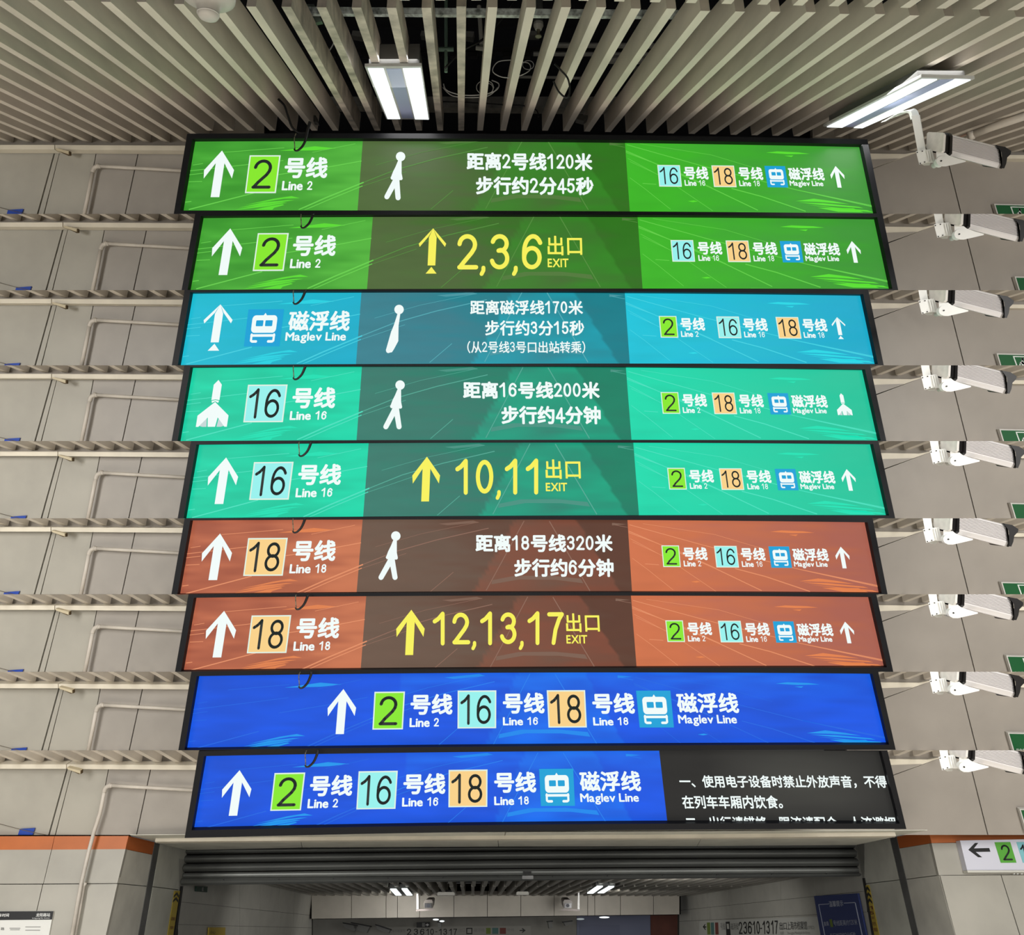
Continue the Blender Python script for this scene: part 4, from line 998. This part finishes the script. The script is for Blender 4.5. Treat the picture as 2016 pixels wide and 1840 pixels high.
make('numeral', text_vf('16', [(2006, 1662.5), (2034, 1662), (2043, 1694), (2014, 1694)], fw(.053), .001, 0, .11, True), MATS['print black'], g)
for k, x in enumerate((1997, 2004, 2012)):
    make('screw', slab(ellipse(x, 1719.6, 1.3, 8), fw(.03), .01), WHITE, ds)

# ------------------------------------------------------------------ corridor beyond the shutter
CL_ = PL; CRR = PR
kb = hit(613, 1763, PL); BM = plane_through(d9, kb)
CEP = plane_through(u9, kb)
cw = empty('wall_left', hit(480, 1790, PL), 'tiled left wall of the corridor beyond the shutter', None, None, 'structure')
def lwy(x, y0): return y0+(1834-y0)*(x-357)/(930-357)        # a line on the left wall through (357,y0)
xs = [352, 421, 472, 512, 549.5, 578, 614]
for (ya, yb_) in ((1690, 1775), (1775, 1819.5), (1819.5, 1880)):
    for a, b in zip(xs[:-1], xs[1:]):
        g = .3
        make('tile', on([(a+g, lwy(a, ya)+g), (b-g, lwy(b, ya)+g), (b-g, lwy(b, yb_)-g), (a+g, lwy(a, yb_)-g)], PL), CTILE, cw)
make('backing', on([(350, 1690), (616, 1740), (616, 1850), (350, 1880)], plane_through(x9, KL-x9*.006), .05), CJOINT, cw)
cr = empty('wall_right', hit(1500, 1790, PR), 'tiled right wall of the corridor beyond the shutter', None, None, 'structure')
def rwy(x, y0): return y0+(1834-y0)*(1700-x)/(1700-930)
for r_, (ya, yb_, xs) in enumerate(((1660, 1754, [1337, 1393, 1432, 1480, 1537, 1604, 1702]), (1754, 1795, [1337, 1360, 1398, 1463, 1544, 1610, 1706]), (1795, 1870, [1337, 1430, 1520, 1610, 1724]))):
    for a, b in zip(xs[:-1], xs[1:]):
        g = .3
        make('tile', on([(a+g, rwy(a, ya)+g), (b-g, rwy(b, ya)+g), (b-g, rwy(b, yb_)-g), (a+g, rwy(a, yb_)-g)], PR), CTILE, cr)
make('backing', on([(1334, 1750), (1705, 1700), (1725, 1880), (1334, 1850)], plane_through(x9, KR+x9*.006), .05), CJOINT, cr)
# corridor ceiling slats in local coordinates
cc9 = empty('ceiling', hit(1000, 1750, CEP), 'dark slatted ceiling of the corridor beyond the shutter', None, None, 'structure')
def loc(x, y, z): return x9*x+d9*y+u9*z
xl = x9.dot(KL); xr = x9.dot(KR); yb9 = d9.dot(kb); zc9 = u9.dot(kb); ys9 = SHP[1] if SHP[0].dot(d9) > 0 else -SHP[1]
nS = 44; ym = ys9+(yb9-ys9)*.52
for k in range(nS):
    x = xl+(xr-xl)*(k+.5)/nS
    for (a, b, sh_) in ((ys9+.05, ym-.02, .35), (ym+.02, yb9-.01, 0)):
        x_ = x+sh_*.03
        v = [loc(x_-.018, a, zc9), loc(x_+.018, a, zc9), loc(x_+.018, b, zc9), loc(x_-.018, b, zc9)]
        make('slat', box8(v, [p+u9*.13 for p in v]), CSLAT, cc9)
v = [loc(xl, ys9, zc9+.35), loc(xr, ys9, zc9+.35), loc(xr, yb9+4, zc9+.35), loc(xl, yb9+4, zc9+.35)]
make('plenum_slab', box8(v, [p+u9*.1 for p in v]), DARK, cc9)
# lintel beam of cream panels
bmr = empty('trim_3', hit(975, 1785, BM), 'cream panelled cross beam spanning the corridor', None, None, 'structure')
jx = [613, 692, 760, 782.5, 826, 893.6, 959.5, 1025.5, 1091, 1157, 1171, 1221.5, 1286.5, 1338]
def by0(x): return 1761.5-(x-613)*.006
def by1(x): return 1808-(x-613)*.012
for a, b in zip(jx[:-1], jx[1:]):
    make('panel', slab([(a+.5, by0(a)-6), (b-.5, by0(b)-6), (b-.5, by1(b)), (a+.5, by1(a))], BM, .04), mat('beam panel', (178, 172, 160), .5, var=.05), bmr)
make('backing', slab([(611, 1740), (1340, 1736), (1340, 1799.5), (611, 1808)], plane_through(d9, kb+d9*.045), .5), JOINT, bmr)
# corridor lamps
def clamp(quads, label):
    c = sum((hit(x, y, CEP) for q in quads for x, y in q), Vector())/(4*len(quads))
    e = empty('ceiling_lamp', c, label, 'lamp', 'corridor lamps')
    allx = [p for q in quads for p in q]
    P2 = plane_through(u9, kb-u9*.03)
    for q in quads: make('diffuser', slab(q, P2, .012), LAMPM, e)
    q0, q1 = quads; fr = [(q0[0][0]-2, q0[0][1]-1), (q1[1][0]+2, q1[1][1]-1), (q1[2][0]+2, q1[2][1]+.8), (q0[3][0]-2, q0[3][1]+.8)]
    make('frame', slab(fr, plane_through(u9, kb-u9*.02), .05), mat('corridor lamp frame', (70, 70, 68), .5), e)
    area('corridor_lamp_and_fill', c+CAM-u9*.08, (math.radians(31), 0, 0), .4, .8, 10)
clamp([[(768, 1751), (780, 1751), (790.5, 1762.5), (779, 1762.5)], [(790.5, 1750.2), (801.5, 1750.2), (812, 1762.5), (800.5, 1762.5)]], 'left pair of bright tubes in the corridor ceiling')
clamp([[(1175.6, 1745.4), (1187, 1745.4), (1167.6, 1758.7), (1156, 1758.7)], [(1198.4, 1745.8), (1209.3, 1745.8), (1188.5, 1758), (1176.6, 1758)]], 'right pair of bright tubes in the corridor ceiling')
for f_ in (.25, .75):       # extra unseen lights added behind the shutter to brighten corridor and reveals
    area('corridor_lamp_and_fill', loc(xl+(xr-xl)*f_, ys9+1.2, zc9-.05)+CAM, (math.radians(31), 0, 0), .4, .8, 12)
# corridor speakers
for (x, y, w_, lb_) in ((878, 1757, 34, 'flat grey sensor box under the corridor slats, left of centre'), (1029, 1756, 24, 'flat grey sensor box under the corridor slats, right of centre')):
    e = empty('sensor_box', hit(x, y, CEP), lb_, 'sensor')
    P2 = plane_through(d9, d9*(d9.dot(hit(x, y, CEP))-.25))
    make('body', slab([(x-w_/2, y), (x-w_/2+2, y-1.5), (x+w_/2-2, y-1.5), (x+w_/2, y), (x+w_/2, y+4.8), (x-w_/2, y+5)], P2, .15), mat('sensor grey', (225, 222, 212), .5), e)
    make('neck', slab([(x-w_*.3, y-6), (x+w_*.3, y-6), (x+w_*.36, y-1.5), (x-w_*.36, y-1.5)], plane_through(d9, d9*(P2[1]+.03)), .1), mat('sensor dark', (60, 60, 58), .6), e)
# corridor bullet cameras
def bullet(cx, s, label):
    P2 = d9*(yb9-.7)
    def Q(dx, y, back=0): return hit(cx+s*dx, y, plane_through(d9, P2+d9*back))
    e = empty('bullet_camera', Q(0, 1778), label, 'camera', 'bullet cameras in the corridor')
    make('post', box8([Q(-23, 1756), Q(-19.8, 1756), Q(-19, 1791), Q(-23, 1791)], [Q(-23, 1756, .05), Q(-19.8, 1756, .05), Q(-19, 1791, .05), Q(-23, 1791, .05)]), WHITE, e)
    make('shelf', box8([Q(-24, 1789.4), Q(12, 1788.4), Q(12, 1791.6), Q(-24, 1793)], [Q(-24, 1789.4, .1), Q(12, 1788.4, .1), Q(12, 1791.6, .1), Q(-24, 1793, .1)]), mat('bullet shelf', (150, 140, 136), .5), e)
    V0 = [Q(-9, 1782, -.06), Q(-9.5, 1776, -.06), Q(-5, 1770.5, -.06), Q(7, 1770.5, -.06), Q(9, 1775, -.06), Q(8, 1788, -.06), Q(-6, 1788.5, -.06)]
    V1 = [Q(-2, 1776, .3), Q(-2, 1770, .3), Q(2, 1765.5, .3), Q(12, 1766, .3), Q(13.5, 1769, .3), Q(12, 1780, .3), Q(0, 1780, .3)]
    make('housing', prism_pts(V0, V1), mat('bullet housing', (120, 114, 108), .4), e)
    f0 = [Q(-7, 1786.5, -.075), Q(-7, 1777.5, -.075), Q(6.5, 1777.5, -.075), Q(6.5, 1786.5, -.075)]
    make('front_glass', box8(f0, [p+d9*.02 for p in f0]), mat('lens black', (12, 13, 18), .2), e)
    make('lens', tube([Q(0, 1782, -.09), Q(0, 1782, -.07)], .02, 12), mat('lens ring', (50, 52, 60), .3), e)
bullet(843, 1, 'white bullet camera on an L bracket, left side of the corridor')
bullet(1118, -1, 'white bullet camera on an L bracket, right side of the corridor')
# far wall of the corridor with its long sign
FB = plane_through(d9, kb+d9*3.2)
fwb = empty('wall_back', hit(950, 1825, FB), 'grey far wall of the corridor behind the cross beam', None, None, 'structure')
make('panel', slab([(480, 1780), (1135, 1780), (1135, 1870), (480, 1870)], FB, .05), mat('far wall', (150, 148, 140), .6, var=.06), fwb)
make('panel', slab([(1135.6, 1780), (1280, 1780), (1281, 1870), (1135.6, 1870)], FB, .05), mat('far door blue', (128, 134, 160), .5), fwb)
make('panel', slab([(1141, 1821), (1220, 1820), (1221, 1870), (1141, 1870)], plane_through(d9, kb+d9*3.18), .02), mat('far door leaf', (118, 124, 150), .5), fwb)
make('panel', slab([(1280.6, 1780), (1450, 1780), (1450, 1870), (1281.6, 1870)], FB, .05), mat('far wall brown', (112, 62, 48), .5, var=.1), fwb)
def fbp(l): return plane_through(d9, kb+d9*(3.2-l))
fs = empty('direction_sign', hit(950, 1836, FB), 'long far sign listing exits 2 3 6 10-13.17 in the dark corridor', 'sign')
make('board', slab([(700, 1824), (1045, 1822), (1046, 1850), (700, 1850)], fbp(.02), .02), mat('far sign board', (160, 158, 150), .6), fs)
PB = mat('print black', (28, 28, 28))
def ft(s, x0, x1, y0, y1, m=PB, b=.0, dw=.13, nom=False): make('lettering', text_vf(s, [(x0, y0), (x1, y0-.4), (x1, y1-.4), (x0, y1)], fbp(.022), .001, b, dw, nom), m, fs)
ft('2', 801, 810, 1828, 1840, nom=True); ft('3', 814.5, 823, 1828, 1840, nom=True); ft('6', 827, 835.5, 1828, 1840, nom=True); ft('10', 839, 854, 1828, 1840, nom=True)
make('dash', slab([(857, 1833), (861, 1833), (861, 1834.4), (857, 1834.4)], fbp(.024), .002), PB, fs)
ft('13', 864, 880, 1828, 1840, nom=True); ft('17', 884, 900, 1828, 1840, nom=True)
ft('出口', 903, 916, 1827, 1834, GT); ft('磁浮线', 933, 954, 1827, 1834, GT); ft('号线', 998, 1012, 1827, 1833, GT); ft('上海市档案馆', 766, 798, 1829, 1835.5, GT)
make('line_badge', slab([(957, 1826), (966, 1826), (966, 1838), (957, 1838)], fbp(.024), .002), mat('dull green', (110, 130, 50), .6), fs)
make('line_badge', slab([(969, 1826), (981, 1826), (981, 1838), (969, 1838)], fbp(.024), .002), mat('dull teal', (80, 120, 116), .6), fs)
make('line_badge', slab([(984, 1826), (996, 1826), (996, 1838), (984, 1838)], fbp(.024), .002), mat('dull red', (120, 62, 54), .6), fs)
ft('2', 959, 964.5, 1828, 1837, nom=True); ft('16', 970, 980, 1828, 1837, nom=True); ft('18', 985, 995, 1828, 1837, nom=True)
make('pictogram_box', slab([(918, 1826), (930, 1826), (930, 1838.5), (918, 1838.5)], fbp(.024), .002), PB, fs)
make('pictogram_face', slab([(920, 1828), (928, 1828), (928, 1836), (920, 1836)], fbp(.026), .001), MATS['far sign board'], fs)
make('arrow', slab([(1023, 1830.3), (1030, 1830), (1027, 1826.8), (1029, 1826.6), (1035, 1831), (1029, 1835.5), (1027, 1835.3), (1030, 1832), (1023, 1832.2)], fbp(.024), .002), PB, fs)
# small exit lights and far fixtures
ex = empty('exit_sign', hit(832, 1820, FB), 'small dark exit sign hanging above the far corridor sign', 'sign')
make('box', slab([(820, 1815), (846, 1814.6), (846, 1825), (820, 1825.4)], fbp(.3), .06), mat('print black', (0, 0, 0)), ex)
make('white_panel', slab([(831, 1816), (836.5, 1816), (836.5, 1824), (831, 1824)], fbp(.31), .005), GT, ex)
make('arrow', slab([(838, 1819), (841, 1819), (840.6, 1817), (844.6, 1820), (840.6, 1823), (841, 1821), (838, 1821)], fbp(.31), .005), MATS['print white'], ex)
for (x, y, w_, lb_) in ((858, 1809.6, 12, 'left small oval lamp in the far corridor'), (870, 1812.8, 10, 'second small oval lamp in the far corridor'), (1190, 1805.2, 20, 'right long oval lamp in the far corridor'), (1143, 1808.6, 15, 'dim oval lamp in the far corridor left of the long one')):
    e = tag(make('ceiling_lamp', slab([(x+w_/2*math.cos(a*math.pi/8), y+1.8*math.sin(a*math.pi/8)) for a in range(16)], fbp(1.2), .03), LAMPM if w_ != 15 else mat('dim lamp', (150, 158, 158), emit=1)), lb_, 'lamp', 'far corridor lamps')
def farcam(pts, label):
    e = empty('cctv_camera', hit(pts[0][0], pts[0][1], fbp(1.0)), label, 'camera', 'dim cameras deep in the corridor')
    make('housing', slab(pts, fbp(1.0), .15), mat('far camera grey', (120, 120, 116), .5), e)
    x, y = pts[0]; make('hood', slab([(x-2, y-1.5), (pts[1][0]+1, pts[1][1]-1.6), (pts[1][0]+2, pts[1][1]+1), (x-1, y+.8)], fbp(1.02), .16), mat('print black', (0, 0, 0)), e)
farcam([(676, 1816.5), (703, 1822), (702, 1829), (697, 1832.5), (676, 1824)], 'leftmost dim silver camera deep in the corridor')
farcam([(692, 1816), (728, 1823.5), (725, 1829), (722, 1836), (700, 1830)], 'middle dim silver camera deep in the corridor')
farcam([(740, 1820), (768, 1830), (765, 1837), (742, 1829)], 'right dim silver camera of the three deep in the corridor')
farcam([(1110, 1815), (1126, 1812.5), (1128, 1819), (1113, 1821.5)], 'dim camera before the bluish far door')
farcam([(1079, 1814), (1087, 1813), (1088, 1826), (1081, 1827)], 'dark round camera left of the bluish far door')
farcam([(862, 1815), (868, 1814.6), (869, 1825), (862.5, 1826)], 'dark round camera below the far oval lamps')
# exit sign on corridor left wall + yellow notice
e = empty('exit_sign', hit(396, 1748, PL), 'small green exit sign below the shutter on the corridor left wall', 'sign')
pll = plane_through(x9, KL+x9*.02)
make('face', slab([(387, 1744), (409, 1744.5), (408, 1756), (386, 1754)], pll, .01), mat('dull exit green', (40, 66, 54), .5), e)
make('white_panel', slab([(398, 1746), (401, 1746), (400.5, 1754), (397.5, 1753.6)], plane_through(x9, KL+x9*.024), .002), GT, e)
e = empty('yellow_notice', hit(427, 1832, PL), 'small yellow notice on the corridor left wall at the bottom edge', 'notice')
make('board', slab([(412, 1825), (444, 1825), (443, 1850), (410, 1850)], pll, .01), mat('notice yellow', (190, 164, 62), .5), e)
make('lettering', text_vf('小心', [(414, 1831), (424, 1831), (423.6, 1838), (413.5, 1838)], plane_through(x9, KL+x9*.024), .001, 0, .12), mat('print black', (0, 0, 0)), e)
# blue notice on the right corridor wall
pr = lambda l: plane_through(x9, KR-x9*l)
bn = empty('blue_notice', hit(1655, 1810, PR), 'dark blue notice board with white writing right of the white exit list', 'notice board')
make('board', slab([(1602.4, 1763.4), (1688, 1758), (1707, 1850), (1617, 1850)], pr(.02), .015), mat('notice blue', (48, 62, 118), .5), bn)
NW = mat('notice white', (190, 196, 214), .5)
make('border', merge(*[slab(q, pr(.023), .002) for q in (
    [(1611, 1779.6), (1631, 1778.3), (1631.2, 1779.6), (1612, 1780.8)], [(1661, 1776.6), (1682, 1775.4), (1683, 1776.8), (1661.2, 1778)],
    [(1611, 1779.6), (1612, 1780.6), (1624.5, 1842), (1623, 1842)], [(1682.5, 1775.6), (1684, 1776.6), (1698, 1842), (1696.5, 1842)])]), NW, bn)
def bt(s, q, b=.0, dw=.11): make('lettering', text_vf(s, q, pr(.024), .001, b, dw), NW, bn)
bt('温馨提示', [(1631, 1773.5), (1659, 1771.5), (1661, 1783), (1633.5, 1785)], .012)
bt('换乘', [(1621, 1814), (1631, 1813), (1633, 1822), (1623, 1823)]); bt('号线距离约120米', [(1640, 1811.5), (1687, 1809), (1689, 1820), (1642, 1822.5)])
make('line_badge', slab([(1632.5, 1809.5), (1637, 1809), (1640, 1824), (1635.4, 1824.5)], pr(.024), .002), mat('dull green', (0, 0, 0)), bn)
bt('步行时间约2分45秒', [(1633, 1837), (1684, 1834), (1686, 1845), (1636, 1848)])
# white exit list on the right corridor wall
wsn = empty('direction_sign', hit(1490, 1825, PR), 'white board listing exits 2 3 6 10-13 17 left of the blue notice', 'sign')
make('board', slab([(1377, 1812.5), (1609, 1803.5), (1616, 1850), (1376, 1850)], pr(.02), .015), mat('list white', (196, 196, 188), .5), wsn)
def wt(s, x0, x1, y0, y1, m=PB, b=0, dw=.11, nom=False):
    sl = -.038; make('lettering', text_vf(s, [(x0, y0), (x1, y0+sl*(x1-x0)), (x1+1, y1+sl*(x1-x0)*.4), (x0+1, y1)], pr(.024), .001, b, dw, nom), m, wsn)
wt('2', 1454, 1461, 1814.5, 1838, nom=True); wt('3', 1463, 1470, 1814, 1838, nom=True); wt('6', 1472, 1479.5, 1813.5, 1838, nom=True); wt('10', 1481.5, 1495, 1813, 1838, nom=True)
make('dash', slab([(1496.5, 1826), (1499.5, 1826), (1499.6, 1828), (1496.6, 1828)], pr(.025), .002), PB, wsn)
wt('13', 1501, 1514.5, 1812.6, 1838, nom=True); wt('17', 1517.5, 1531, 1812, 1838, nom=True)
wt('出口', 1534, 1548, 1815, 1830, mat('print dark', (50, 50, 50))); wt('上海市档案馆', 1549, 1588, 1814, 1830, MATS['print dark']); wt('号线', 1418, 1427, 1816, 1830, GT); wt('磁浮线', 1438, 1453, 1817, 1830, GT)
wt('EXIT', 1536, 1543, 1834, 1839, GT); wt('Shanghai Municipal Archives', 1550, 1594, 1834, 1840, GT)
wt('(17号口)', 1589, 1603, 1822, 1830, GT)
for x, m in ((1391.5, 'dull green'), (1399, 'dull teal'), (1407.5, 'dull red')):
    make('line_badge', slab([(x, 1815.5), (x+6, 1815.2), (x+7, 1839), (x+1, 1839)], pr(.024), .002), MATS[m], wsn)
make('pictogram_box', slab([(1428.5, 1814), (1436, 1813.6), (1438, 1841), (1430, 1841)], pr(.024), .002), PB, wsn)
make('pictogram_face', slab([(1430.5, 1818), (1434.4, 1817.8), (1435.6, 1828), (1431.4, 1828)], pr(.026), .001), MATS['list white'], wsn)
make('arrow', slab([(1383.5, 1824), (1387.6, 1818.5), (1388.6, 1818.6), (1386.6, 1823), (1390, 1823), (1390.2, 1825.4), (1386.8, 1825.4), (1389.4, 1830), (1388.4, 1830.2)], pr(.024), .002), PB, wsn)
